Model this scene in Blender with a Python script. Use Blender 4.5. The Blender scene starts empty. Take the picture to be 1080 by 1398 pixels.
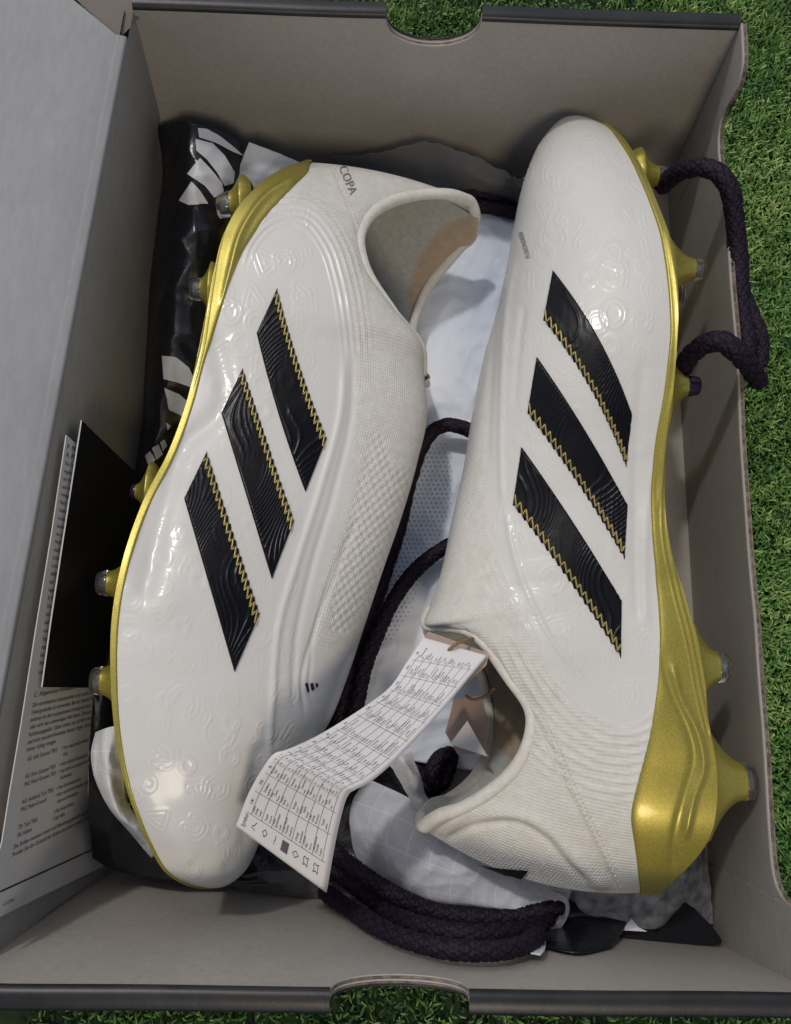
import bpy, math, random
import numpy as np
from mathutils import Vector
from mathutils.bvhtree import BVHTree
random.seed(7); rng = np.random.default_rng(7)
SC = bpy.context.scene
COL = SC.collection
S = 0.01                                   # everything below is written in centimetres

# ------------------------------------------------------------------ camera
F, CX, CY, H = 1200., 540., 699., 40.
def _ray(px, py): return np.array([px-CX, -(py-CY), -F])
_U = -_ray(510, 980); _U /= np.linalg.norm(_U)
def _pc(px, py, z):
    d = _ray(px, py); return d*((z-H)/np.dot(d, _U))
_X = _pc(1010, 38, 10.5)-_pc(182, 10, 10.5); _X /= np.linalg.norm(_X); _Y = np.cross(_U, _X)
R = np.array([_X, _Y, _U])
ORG = np.array([0, 0, H])
def P(px, py, z):                          # where a sight line meets the level z
    return R@_pc(px, py, z)+ORG
def chart(p):                              # inverse, for arrays (n,3)
    c = (np.asarray(p)-ORG)@R
    return np.stack([CX+F*c[..., 0]/-c[..., 2], CY-F*c[..., 1]/-c[..., 2]], -1)
def PX(px, py, x):                         # where a sight line meets a given x
    d = R@_ray(px, py); return ORG+d*(x/d[0])
cam = bpy.data.cameras.new('camera'); co = bpy.data.objects.new('camera', cam); COL.objects.link(co)
cam.sensor_fit = 'VERTICAL'; cam.sensor_height = 36; cam.sensor_width = 36; cam.lens = 36*F/1398.
cam.clip_start = 0.005; cam.clip_end = 50
from mathutils import Matrix
co.matrix_world = Matrix([[R[0, 0], R[0, 1], R[0, 2], 0], [R[1, 0], R[1, 1], R[1, 2], 0], [R[2, 0], R[2, 1], R[2, 2], H*S], [0, 0, 0, 1]])
SC.camera = co

# ------------------------------------------------------------------ light
W = bpy.data.worlds.new("World"); SC.world = W; W.use_nodes = True
EL, AZ = math.radians(58), math.radians(-32)      # sun: high, from the far left
wn = W.node_tree; bg = wn.nodes['Background']
sky = wn.nodes.new('ShaderNodeTexSky'); sky.sky_type = 'NISHITA'; sky.sun_disc = False
sky.sun_elevation = EL; sky.sun_rotation = AZ; sky.air_density = 1.0; sky.dust_density = 3.0
hs = wn.nodes.new('ShaderNodeHueSaturation'); hs.inputs['Saturation'].default_value = .8
wn.links.new(sky.outputs[0], hs.inputs['Color']); wn.links.new(hs.outputs[0], bg.inputs['Color'])
bg.inputs['Strength'].default_value = 0.115
sl = bpy.data.lights.new('sun', 'SUN'); sl.energy = 1.1; sl.angle = math.radians(3); sl.color = (1, .98, .96)
so = bpy.data.objects.new('sun', sl); COL.objects.link(so)
sd = Vector((math.sin(AZ)*math.cos(EL), math.cos(AZ)*math.cos(EL), math.sin(EL)))
so.rotation_euler = sd.to_track_quat('Z', 'Y').to_euler(); so.location = (0, 0, 3)
wl = bpy.data.lights.new('warm_floodlight', 'AREA'); wl.energy = 23; wl.shape = 'DISK'; wl.size = .6; wl.color = (1, .84, .64)
wo = bpy.data.objects.new('warm_floodlight', wl); COL.objects.link(wo)
wd = Vector((.12, -.85, 1)).normalized(); wo.location = wd*2.6; wo.rotation_euler = wd.to_track_quat('Z', 'Y').to_euler()
SC.view_settings.view_transform = 'Standard'; SC.view_settings.look = 'None'
SC.view_settings.exposure = -0.27; SC.view_settings.gamma = 1

# ------------------------------------------------------------------ materials
def mat(name, col, rough=.6, metal=0., coat=0., coat_r=.1, spec=.5, nodes=None, sheen=0., trans=0., alpha=1., ior=1.45):
    m = bpy.data.materials.new(name); m.use_nodes = True; nt = m.node_tree; b = nt.nodes['Principled BSDF']
    b.inputs['Base Color'].default_value = (*col, 1); b.inputs['Roughness'].default_value = rough
    b.inputs['Metallic'].default_value = metal; b.inputs['Coat Weight'].default_value = coat; b.inputs['Coat Roughness'].default_value = coat_r
    b.inputs['Specular IOR Level'].default_value = spec; b.inputs['Sheen Weight'].default_value = sheen
    b.inputs['Transmission Weight'].default_value = trans; b.inputs['Alpha'].default_value = alpha; b.inputs['IOR'].default_value = ior
    if nodes: nodes(nt, b)
    return m
def N(nt, t, **kw):
    n = nt.nodes.new(t)
    for k, v in kw.items():
        if k.startswith('i_'):
            k = k[2:].replace('_', ' '); n.inputs[int(k) if k.isdigit() else k].default_value = v
        else: setattr(n, k, v)
    return n
def coords(nt):
    return N(nt, 'ShaderNodeTexCoord').outputs['Object']
def ramp(nt, src, a, ca, b, cb):
    r = N(nt, 'ShaderNodeValToRGB'); e = r.color_ramp.elements
    e[0].position = a; e[0].color = (*ca, 1); e[1].position = b; e[1].color = (*cb, 1); nt.links.new(src, r.inputs[0]); return r.outputs[0]
def bump(nt, b, src, strength, dist, prev=None):
    n = N(nt, 'ShaderNodeBump'); n.inputs['Strength'].default_value = strength; n.inputs['Distance'].default_value = dist*S
    nt.links.new(src, n.inputs['Height'])
    if prev: nt.links.new(prev, n.inputs['Normal'])
    nt.links.new(n.outputs[0], b.inputs['Normal']); return n.outputs[0]
def noise(nt, scale, detail=4, rough=.55, vec=None, dist=0.):
    n = N(nt, 'ShaderNodeTexNoise'); n.inputs['Scale'].default_value = scale; n.inputs['Detail'].default_value = detail
    n.inputs['Roughness'].default_value = rough; n.inputs['Distortion'].default_value = dist
    nt.links.new(vec or coords(nt), n.inputs['Vector']); return n.outputs['Fac']
def board_nodes(ca, cb):
    def f(nt, b):
        big = ramp(nt, noise(nt, 18, 5, .6), .3, ca, .7, cb)
        v = N(nt, 'ShaderNodeMapping'); v.inputs['Scale'].default_value = (1, .25, 1); nt.links.new(coords(nt), v.inputs['Vector'])
        fib = ramp(nt, noise(nt, 420, 4, .7, vec=v.outputs[0]), .25, (.86, .86, .86), .75, (1.06, 1.06, 1.06))
        scr = ramp(nt, noise(nt, 70, 6, .75, dist=1.5), .62, (1, 1, 1), .74, (1.07, 1.07, 1.08))
        m1 = N(nt, 'ShaderNodeMix', data_type='RGBA', blend_type='MULTIPLY'); m1.inputs[0].default_value = 1; nt.links.new(big, m1.inputs[6]); nt.links.new(fib, m1.inputs[7])
        m2 = N(nt, 'ShaderNodeMix', data_type='RGBA', blend_type='MULTIPLY'); m2.inputs[0].default_value = 1; nt.links.new(m1.outputs[2], m2.inputs[6]); nt.links.new(scr, m2.inputs[7])
        nt.links.new(m2.outputs[2], b.inputs['Base Color'])
        bump(nt, b, noise(nt, 700, 3), .35, .015, bump(nt, b, noise(nt, 12, 3), .35, .12))
    return f
def mott(ca, cb, scale, bs=.3, bd=.02, fine=900, lo=.35, hi=.65):      # mottled colour + fine grain
    def f(nt, b):
        nt.links.new(ramp(nt, noise(nt, scale), lo, ca, hi, cb), b.inputs['Base Color'])
        bump(nt, b, noise(nt, fine, 3), bs, bd)
    return f
M = {}
M['board'] = mat('grey_board', (.3, .28, .265), .62, nodes=board_nodes((.335, .312, .278), (.40, .373, .335)))
M['lid'] = mat('lid_board', (.3, .29, .28), .6, nodes=board_nodes((.25, .25, .255), (.29, .29, .293)))
M['black_board'] = mat('black_board', (.012, .013, .014), .4, nodes=mott((.009, .01, .011), (.02, .02, .02), 60, .3, .02, 500))
M['kraft'] = mat('kraft_edge', (.3, .2, .12), .85, nodes=mott((.10, .08, .065), (.24, .2, .155), 350, .6, .03, 900))
M['flap'] = mat('brown_board', (.2, .175, .15), .7, nodes=mott((.15, .13, .112), (.19, .165, .14), 22, .25, .012, 700))
M['leaf'] = mat('leaflet_paper', (.55, .54, .52), .6, nodes=mott((.5, .49, .475), (.56, .55, .535), 30, .2, .008, 600))
M['ink'] = mat('black_ink', (.02, .02, .022), .5)
M['greyink'] = mat('grey_ink', (.09, .09, .095), .6)
M['blackcard'] = mat('black_card', (.006, .006, .009), .55, spec=.25)
M['paper'] = mat('booklet_paper', (.68, .66, .65), .55, nodes=mott((.66, .64, .63), (.71, .69, .675), 30, .2, .008, 600))
M['brown'] = mat('brown_tag', (.42, .31, .25), .75, nodes=mott((.37, .275, .22), (.46, .345, .28), 60, .4, .015, 500))
M['string'] = mat('jute_string', (.22, .14, .07), .9)

def m_skin(nt, b):                        # glossy skin, knit where the attribute says so
    at = N(nt, 'ShaderNodeAttribute', attribute_name='knit'); k = at.outputs['Fac']
    big = noise(nt, 14, 3)
    c1 = ramp(nt, big, .3, (.57, .56, .52), .7, (.64, .63, .595))
    c2 = ramp(nt, noise(nt, 300, 3), .3, (.59, .57, .51), .7, (.67, .65, .59))
    mx = N(nt, 'ShaderNodeMix', data_type='RGBA'); nt.links.new(k, mx.inputs[0]); nt.links.new(c1, mx.inputs[6]); nt.links.new(c2, mx.inputs[7])
    nt.links.new(mx.outputs[2], b.inputs['Base Color'])
    mr = N(nt, 'ShaderNodeMapRange'); nt.links.new(k, mr.inputs[0]); mr.inputs[3].default_value = .46; mr.inputs[4].default_value = .9
    nt.links.new(mr.outputs[0], b.inputs['Roughness'])
    mc = N(nt, 'ShaderNodeMapRange'); nt.links.new(k, mc.inputs[0]); mc.inputs[3].default_value = .32; mc.inputs[4].default_value = 0
    nt.links.new(mc.outputs[0], b.inputs['Coat Weight'])
    # weave: two crossing waves on the uv map laid along the boot
    uv = N(nt, 'ShaderNodeUVMap')
    hs_ = []
    for prof, d, sc in (('SIN', 'X', 95), ('SIN', 'Y', 95)):
        w = N(nt, 'ShaderNodeTexWave', bands_direction=d, wave_profile=prof); w.inputs['Scale'].default_value = 2.3 if d == 'X' else 2.9; w.inputs['Distortion'].default_value = .6
        nt.links.new(uv.outputs[0], w.inputs['Vector']); hs_.append(w.outputs['Fac'])
    mm = N(nt, 'ShaderNodeMath', operation='MULTIPLY'); nt.links.new(hs_[0], mm.inputs[0]); nt.links.new(hs_[1], mm.inputs[1])
    mk = N(nt, 'ShaderNodeMath', operation='MULTIPLY'); nt.links.new(mm.outputs[0], mk.inputs[0]); nt.links.new(k, mk.inputs[1])
    n1 = bump(nt, b, mk.outputs[0], .7, .03)
    n2 = bump(nt, b, noise(nt, 330, 4, .65), .4, .012, n1)
    bump(nt, b, noise(nt, 45, 3, .5), .25, .05, n2)
M['skin'] = mat('white_skin', (.72, .7, .67), .36, coat=.5, coat_r=.15, nodes=m_skin)
def m_knit(c1, c2):
    def f(nt, b):
        nt.links.new(ramp(nt, noise(nt, 420, 3), .3, c1, .7, c2), b.inputs['Base Color'])
        bump(nt, b, noise(nt, 900, 3, .6), .6, .03, bump(nt, b, noise(nt, 120, 2), .3, .04))
    return f
M['collar'] = mat('collar_knit', (.68, .65, .57), .95, sheen=.2, nodes=m_knit((.56, .54, .47), (.66, .635, .56)))
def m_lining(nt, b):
    c1 = ramp(nt, noise(nt, 420, 3), .3, (.36, .36, .325), .7, (.45, .45, .41)); c2 = ramp(nt, noise(nt, 300, 3), .3, (.38, .29, .20), .7, (.43, .34, .25))  # second colour: warm light painted into the pale lining as a tan tint
    mx = N(nt, 'ShaderNodeMix', data_type='RGBA'); nt.links.new(N(nt, 'ShaderNodeAttribute', attribute_name='suede').outputs['Fac'], mx.inputs[0]); nt.links.new(c1, mx.inputs[6]); nt.links.new(c2, mx.inputs[7])  # suede: mask of the painted warm light
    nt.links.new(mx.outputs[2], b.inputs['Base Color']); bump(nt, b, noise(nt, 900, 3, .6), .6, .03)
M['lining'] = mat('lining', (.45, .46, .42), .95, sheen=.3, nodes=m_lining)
def m_gold(nt, b):
    nt.links.new(ramp(nt, noise(nt, 2600, 2, .7), .35, (.27, .225, .03), .7, (.47, .40, .085)), b.inputs['Base Color'])
    n1 = bump(nt, b, noise(nt, 2600, 2, .6), .4, .008)
    bump(nt, b, noise(nt, 30, 3), .3, .05, n1)
M['gold'] = mat('gold_flake', (.5, .42, .05), .38, metal=.55, coat=.35, coat_r=.12, nodes=m_gold)
M['zigzag'] = mat('gold_thread', (.33, .26, .09), .35, metal=.6)
M['stripe'] = mat('black_rubber', (.003, .0034, .005), .28, spec=.22, nodes=lambda nt, b: bump(nt, b, noise(nt, 900, 3, .6), .35, .008))
M['clear'] = mat('clear_plastic', (.93, .93, .92), .04, trans=.97, ior=1.35, nodes=lambda nt, b: bump(nt, b, noise(nt, 60, 2), .1, .02))
M['purple'] = mat('purple_plastic', (.025, .012, .035), .12, trans=.2)
def m_cord(nt, b):
    at = N(nt, 'ShaderNodeAttribute', attribute_name='braid')
    nt.links.new(ramp(nt, at.outputs['Fac'], .25, (.004, .003, .006), .95, (.022, .012, .028)), b.inputs['Base Color'])
    bump(nt, b, noise(nt, 1500, 2), .5, .02)
M['cord'] = mat('purple_black_cord', (.02, .01, .02), .62, spec=.25, nodes=m_cord)
def m_blackbag(nt, b):
    bump(nt, b, noise(nt, 60, 5, .6, dist=.4), .6, .12)
M['blackbag'] = mat('black_film', (.009, .010, .014), .24, spec=.55, nodes=m_blackbag)
M['logo_white'] = mat('white_print', (.52, .53, .56), .4, nodes=m_blackbag)
M['logo_black'] = mat('black_print', (.01, .01, .012), .5)
M['grey_print'] = mat('grey_print', (.16, .15, .15), .5)
M['faint_print'] = mat('faint_print', (.6, .57, .555), .3, coat=.5)
def m_rip(nt, b):                         # ripstop cloth: fine white grid over pale cloth
    uv = N(nt, 'ShaderNodeUVMap'); sx = N(nt, 'ShaderNodeSeparateXYZ'); nt.links.new(uv.outputs[0], sx.inputs[0])
    outs = []
    for ax in (0, 1):
        m1 = N(nt, 'ShaderNodeMath', operation='FRACT'); nt.links.new(sx.outputs[ax], m1.inputs[0])
        m2 = N(nt, 'ShaderNodeMath', operation='LESS_THAN'); nt.links.new(m1.outputs[0], m2.inputs[0]); m2.inputs[1].default_value = .055; outs.append(m2.outputs[0])
    mm = N(nt, 'ShaderNodeMath', operation='MAXIMUM'); nt.links.new(outs[0], mm.inputs[0]); nt.links.new(outs[1], mm.inputs[1])
    base = ramp(nt, noise(nt, 40, 3), .3, (.50, .515, .54), .7, (.60, .61, .63))
    mx = N(nt, 'ShaderNodeMix', data_type='RGBA'); nt.links.new(mm.outputs[0], mx.inputs[0]); nt.links.new(base, mx.inputs[6]); mx.inputs[7].default_value = (.64, .65, .67, 1)
    nt.links.new(mx.outputs[2], b.inputs['Base Color'])
    bump(nt, b, mm.outputs[0], .4, .015, bump(nt, b, noise(nt, 55, 4, .5, dist=1.2), .6, .16))
M['ripstop'] = mat('ripstop_cloth', (.55, .56, .58), .55, nodes=m_rip)
M['cloth'] = mat('pale_blue_cloth', (.62, .67, .76), .6, nodes=mott((.62, .70, .82), (.76, .80, .87), 14, .4, .05, 120))
M['bluedot'] = mat('blue_print', (.33, .43, .60), .6)
M['tissue'] = mat('grey_tissue', (.3, .31, .33), .8, nodes=mott((.15, .16, .17), (.42, .43, .45), 170, .5, .03, 600))
def m_film(nt, b): bump(nt, b, noise(nt, 45, 5, .6, dist=.6), .8, .2)
M['film'] = mat('grey_film', (.17, .17, .17), .22, alpha=.55, nodes=m_film)
M['flannel'] = mat('white_paper_scrap', (.7, .7, .74), .6)
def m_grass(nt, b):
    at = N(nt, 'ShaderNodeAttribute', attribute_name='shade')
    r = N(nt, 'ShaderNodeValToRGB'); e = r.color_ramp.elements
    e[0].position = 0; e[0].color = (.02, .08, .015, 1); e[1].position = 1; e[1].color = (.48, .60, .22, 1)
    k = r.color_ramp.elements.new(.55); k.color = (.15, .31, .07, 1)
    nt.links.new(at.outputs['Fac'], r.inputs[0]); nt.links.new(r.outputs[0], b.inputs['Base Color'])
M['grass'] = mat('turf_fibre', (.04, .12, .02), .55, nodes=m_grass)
M['turfbase'] = mat('turf_backing', (.012, .03, .01), .9, nodes=mott((.008, .018, .006), (.025, .06, .015), 90, .6, .2, 300))

# ------------------------------------------------------------------ mesh helpers
def world_loc(o): return o.matrix_world.translation
def tag(o, label=None, cat=None, group=None, kind=None):
    if label: o['label'] = label
    if cat: o['category'] = cat
    if group: o['group'] = group
    if kind: o['kind'] = kind
    return o
def empty(name, loc, label, cat, group=None):
    o = bpy.data.objects.new(name, None); COL.objects.link(o); o.location = [c*S for c in loc]
    o.empty_display_size = .02; o['_b'] = [float(c) for c in loc]; return tag(o, label, cat, group)
def base(o):
    b = np.zeros(3)
    while o is not None:
        if '_b' in o: b += np.array(o['_b'])
        o = o.parent
    return b
def mesh(name, V, Fc, m, parent=None, smooth=True, attrs=None, uv=None, matidx=None, mats=None):
    V = np.asarray(V, float).reshape(-1, 3)-base(parent)
    me = bpy.data.meshes.new(name)
    Fc = np.asarray(Fc) if not isinstance(Fc, list) else Fc
    if isinstance(Fc, np.ndarray):
        n, k = Fc.shape
        me.vertices.add(len(V)); me.vertices.foreach_set('co', (V*S).astype(np.float32).ravel())
        me.loops.add(n*k); me.loops.foreach_set('vertex_index', Fc.astype(np.int32).ravel())
        me.polygons.add(n); me.polygons.foreach_set('loop_start', np.arange(0, n*k, k, dtype=np.int32))
        try: me.polygons.foreach_set('loop_total', np.full(n, k, dtype=np.int32))
        except Exception: pass
        me.update(calc_edges=True)
    else:
        me.from_pydata([tuple(v*S) for v in V], [], [tuple(int(i) for i in f) for f in Fc]); me.update()
    for mm in (mats or [m]): me.materials.append(M[mm] if isinstance(mm, str) else mm)
    if matidx is not None: me.polygons.foreach_set('material_index', np.asarray(matidx, dtype=np.int32))
    me.polygons.foreach_set('use_smooth', np.full(len(me.polygons), smooth, dtype=bool))
    if attrs:
        for k_, a in attrs.items():
            at = me.attributes.new(k_, 'FLOAT', 'POINT'); at.data.foreach_set('value', np.asarray(a, np.float32).ravel())
    if uv is not None:
        ul = me.uv_layers.new(name='UVMap'); li = np.zeros(len(me.loops), dtype=np.int32); me.loops.foreach_get('vertex_index', li)
        ul.data.foreach_set('uv', np.asarray(uv, np.float32).reshape(-1, 2)[li].ravel())
    me.validate(); o = bpy.data.objects.new(name, me); COL.objects.link(o)
    if parent is not None: o.parent = parent
    return o
def grid_faces(nr, nc, off=0, wrap=False):
    i = np.arange(nr-1)[:, None]*nc; c = nc if wrap else nc-1; j = np.arange(c)[None, :]; j2 = (j+1) % nc
    return (np.stack([i+j, i+j2, i+nc+j2, i+nc+j], -1).reshape(-1, 4))+off
def pchip(x, y, xq):
    x = np.asarray(x, float); y = np.asarray(y, float); sh = y.shape
    y = y.reshape(len(x), -1); h = np.diff(x)[:, None]; d = np.diff(y, axis=0)/h
    m = np.zeros_like(y); m[0] = d[0]; m[-1] = d[-1]
    m[1:-1] = (d[:-1]*h[1:]+d[1:]*h[:-1])/(h[1:]+h[:-1])
    k = np.clip(np.searchsorted(x, xq, side='right')-1, 0, len(x)-2); t = ((xq-x[k])/h[k, 0])[:, None]; hh = h[k]
    r = (2*t**3-3*t**2+1)*y[k]+(t**3-2*t**2+t)*hh*m[k]+(-2*t**3+3*t**2)*y[k+1]+(t**3-t**2)*hh*m[k+1]
    return r.reshape((len(xq),)+sh[1:])
def curve_pts(pts, n):
    p = np.asarray(pts, float); L = np.r_[0, np.cumsum(np.linalg.norm(np.diff(p, axis=0), axis=1))]
    q = pchip(L, p, np.linspace(0, L[-1], n*4)); L2 = np.r_[0, np.cumsum(np.linalg.norm(np.diff(q, axis=0), axis=1))]
    t = np.linspace(0, L2[-1], n); return np.stack([np.interp(t, L2, q[:, k]) for k in range(p.shape[1])], 1)
def frames(p):
    T = np.gradient(p, axis=0); T /= np.linalg.norm(T, axis=1)[:, None]+1e-9
    n = np.cross(T[0], [0, 0, 1.]);
    if np.linalg.norm(n) < .1: n = np.cross(T[0], [1., 0, 0])
    n /= np.linalg.norm(n); Ns = []
    for t in T:
        n = n-t*np.dot(n, t); n /= np.linalg.norm(n); Ns.append(n.copy())
    Ns = np.array(Ns); return T, Ns, np.cross(T, Ns)
def tube_arrays(p, r, k=12, off=0):
    T, A, B = frames(p); a = np.linspace(0, 2*np.pi, k, endpoint=False); r = np.broadcast_to(np.asarray(r, float), (len(p),)) if np.ndim(r) < 2 else r
    rr = r[:, None] if np.ndim(r) == 1 else r
    V = p[:, None]+rr[..., None]*(np.cos(a)[None, :, None]*A[:, None]+np.sin(a)[None, :, None]*B[:, None])
    return V.reshape(-1, 3), grid_faces(len(p), k, off, True)
def tube(name, pts, r, m, parent=None, n=60, k=10, label=None):
    p = curve_pts(pts, n); V, Fc = tube_arrays(p, r, k); c0 = len(V)
    V = np.vstack([V, p[:1], p[-1:]]); Fl = [tuple(f) for f in Fc]
    for j in range(k): Fl.append((c0, (j+1) % k, j)); Fl.append((c0+1, (len(p)-1)*k+j, (len(p)-1)*k+(j+1) % k))
    return mesh(name, V, Fl, m, parent)
def cord(name, pts, parent, r=.33):
    p0 = np.asarray(pts, float); L = np.sum(np.linalg.norm(np.diff(p0, axis=0), axis=1)); n = int(L/.035); k = 36
    p = curve_pts(pts, n); s = np.linspace(0, L, n)[:, None]; a = np.linspace(0, 2*np.pi, k, endpoint=False)[None]
    ph1 = 5*a+s*9.5; ph2 = 5*a-s*9.5                       # two crossing sets of strands
    b1 = np.abs(np.cos(ph1)); b2 = np.abs(np.cos(ph2)); br = np.maximum(b1*(.6+.4*(np.sin(ph2) > 0)), b2*(.6+.4*(np.sin(ph1) < 0)))
    rr = r*(.78+.26*br); rr *= 1+.03*np.sin(s*1.7)
    for e in (0, -1):
        pass
    env = np.minimum(1, np.sqrt(np.clip(np.minimum(s, L-s)/.25, .02, 1))); rr = rr*env
    V, Fc = tube_arrays(p, rr, k)
    return mesh(name, V, Fc, 'cord', parent, attrs={'braid': (br*rng.uniform(.75, 1., br.shape)).ravel()})
def box(name, lo, hi, m, parent=None, bev=.0):
    (x0, y0, z0), (x1, y1, z1) = lo, hi
    V = [(x, y, z) for x in (x0, x1) for y in (y0, y1) for z in (z0, z1)]
    Fc = [(0, 1, 3, 2), (4, 6, 7, 5), (0, 4, 5, 1), (2, 3, 7, 6), (0, 2, 6, 4), (1, 5, 7, 3)]
    return mesh(name, V, Fc, m, parent, smooth=False)
def slab(name, outline, thick, mface, medge, parent, back=None, smooth=False):
    """closed board: outline = world points of the inner face, thick = offset vector to the other face"""
    o = np.asarray(outline, float); n = len(o); V = np.vstack([o, o+np.asarray(thick)])
    Fc = [tuple(range(n)), tuple(range(2*n-1, n-1, -1))]; mi = [0, 2]
    for i in range(n): j = (i+1) % n; Fc.append((j, i, n+i, n+j)); mi.append(1)
    return mesh(name, V, Fc, None, parent, smooth=smooth, mats=[mface, medge, back or mface], matidx=mi)
def fold_noise(u, v, seed, amp, sc=1.):
    r_ = np.random.default_rng(seed); z = np.zeros_like(u)
    for k in range(7):
        a = r_.uniform(0, np.pi); f = r_.uniform(.35, 1.5)*sc; ph = r_.uniform(0, 6.28); w = r_.uniform(.5, 1)/(.6+f/sc)
        q = u*np.cos(a)+v*np.sin(a)+.5*np.sin(.9*sc*(u*np.sin(a)-v*np.cos(a))+ph)
        z += w*(1-np.abs(np.sin(q*f+ph)))**2
    return (z-z.mean())*amp
def sheet(name, ctrl, m, parent=None, nu=60, nv=60, amp=.0, seed=1, sc=1., thick=.03, uvs=1., label=None, holes=None, mats=None):
    """ctrl: rows of (px,py,z) nodes; a smooth sheet with folds and real thickness"""
    C_ = np.array([[P(*c) if not isinstance(c, np.ndarray) else c for c in row] for row in ctrl])
    nr, nc = C_.shape[:2]
    A = pchip(np.arange(nr), C_, np.linspace(0, nr-1, nu)); B = pchip(np.arange(nc), A.transpose(1, 0, 2), np.linspace(0, nc-1, nv)).transpose(1, 0, 2)
    if amp:
        z = fold_noise(B[..., 0], B[..., 1], seed, amp, sc); B = B.copy(); B[..., 2] += z; B[..., 0] += .3*z
    du = np.linalg.norm(np.diff(B, axis=0), axis=2).mean(1); dv = np.linalg.norm(np.diff(B, axis=1), axis=2).mean(0)
    U_ = np.r_[0, np.cumsum(du)][:, None]*np.ones((1, nv)); V_ = np.r_[0, np.cumsum(dv)][None]*np.ones((nu, 1))
    Nn = np.cross(np.gradient(B, axis=0), np.gradient(B, axis=1)); Nn /= np.linalg.norm(Nn, axis=2)[..., None]+1e-9
    Nn *= np.sign(Nn[..., 2].mean()) or 1
    V = np.vstack([B.reshape(-1, 3), (B-Nn*thick).reshape(-1, 3)]); n1 = nu*nv
    Fc = [grid_faces(nu, nv), grid_faces(nu, nv)[:, ::-1]+n1]
    rim = np.r_[np.arange(nv), np.arange(2, nu+1)*nv-1, np.arange(nu*nv-2, (nu-1)*nv-1, -1), np.arange((nu-2)*nv, 0, -nv)]
    r2 = np.roll(rim, -1); Fc.append(np.stack([r2, rim, rim+n1, r2+n1], 1))
    o = mesh(name, V, np.vstack(Fc), m, parent, uv=np.tile(np.stack([U_, V_], -1).reshape(-1, 2)*uvs, (2, 1)))
    if label: o['label'] = label
    def at(a, b, h=.0):                                    # a point on the sheet (a along rows, b along columns), h above
        i = np.clip(a*(nu-1), 0, nu-1.001); j = np.clip(b*(nv-1), 0, nv-1.001); i0 = i.astype(int); j0 = j.astype(int); fi = (i-i0)[:, None]; fj = (j-j0)[:, None]
        def bl(X): return X[i0, j0]*(1-fi)*(1-fj)+X[i0+1, j0]*fi*(1-fj)+X[i0, j0+1]*(1-fi)*fj+X[i0+1, j0+1]*fi*fj
        return bl(B)+bl(Nn)*h
    o_at[o.name] = (at, U_[-1, 0], V_[0, -1], B, Nn)
    return o
o_at = {}
_gc = {}
def glyphs(txt, res=2):
    if txt in _gc: return _gc[txt]
    cu = bpy.data.curves.new('t', 'FONT'); cu.body = txt; cu.resolution_u = res; cu.size = 1
    ob = bpy.data.objects.new('t', cu); COL.objects.link(ob); dg = bpy.context.evaluated_depsgraph_get()
    me = bpy.data.meshes.new_from_object(ob.evaluated_get(dg))
    V = np.array([v.co[:2] for v in me.vertices]).reshape(-1, 2); Fc = [tuple(p.vertices) for p in me.polygons]
    bpy.data.objects.remove(ob); bpy.data.curves.remove(cu); bpy.data.meshes.remove(me)
    _gc[txt] = (V, Fc); return _gc[txt]
class Ink:                                                 # flat print gathered on one surface
    def __init__(s): s.V = []; s.F = []; s.n = 0
    def add(s, V, Fc):
        s.V.append(np.asarray(V, float)); s.F += [tuple(i+s.n for i in f) for f in Fc]; s.n += len(V)
    def text(s, txt, x, y, size, stretch=1., rot=0.):
        V, Fc = glyphs(txt)
        if len(V) == 0: return 0
        w = V[:, 0].max()*size*stretch; q = V*[size*stretch, size]; c, sn = math.cos(rot), math.sin(rot)
        s.add(np.c_[x+q[:, 0]*c-q[:, 1]*sn, y+q[:, 0]*sn+q[:, 1]*c], Fc); return w
    def line(s, x0, y0, x1, y1, w):
        d = np.array([x1-x0, y1-y0], float); L = np.linalg.norm(d); k = max(2, int(L/.25)+1); nrm = np.array([-d[1], d[0]])/L*w/2
        t = np.linspace(0, 1, k)[:, None]; a = np.array([x0, y0])+t*d
        V = np.vstack([a-nrm, a+nrm]); s.add(V, [(i, i+1, k+i+1, k+i) for i in range(k-1)])
    def poly(s, pts, w):
        for a, b in zip(pts[:-1], pts[1:]): s.line(*a, *b, w)
    def fill(s, pts): s.add(pts, [tuple(range(len(pts)))])
    def build(s, name, fn, m, parent):
        q = np.vstack(s.V); return mesh(name, fn(q), s.F, m, parent, smooth=False)

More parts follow.
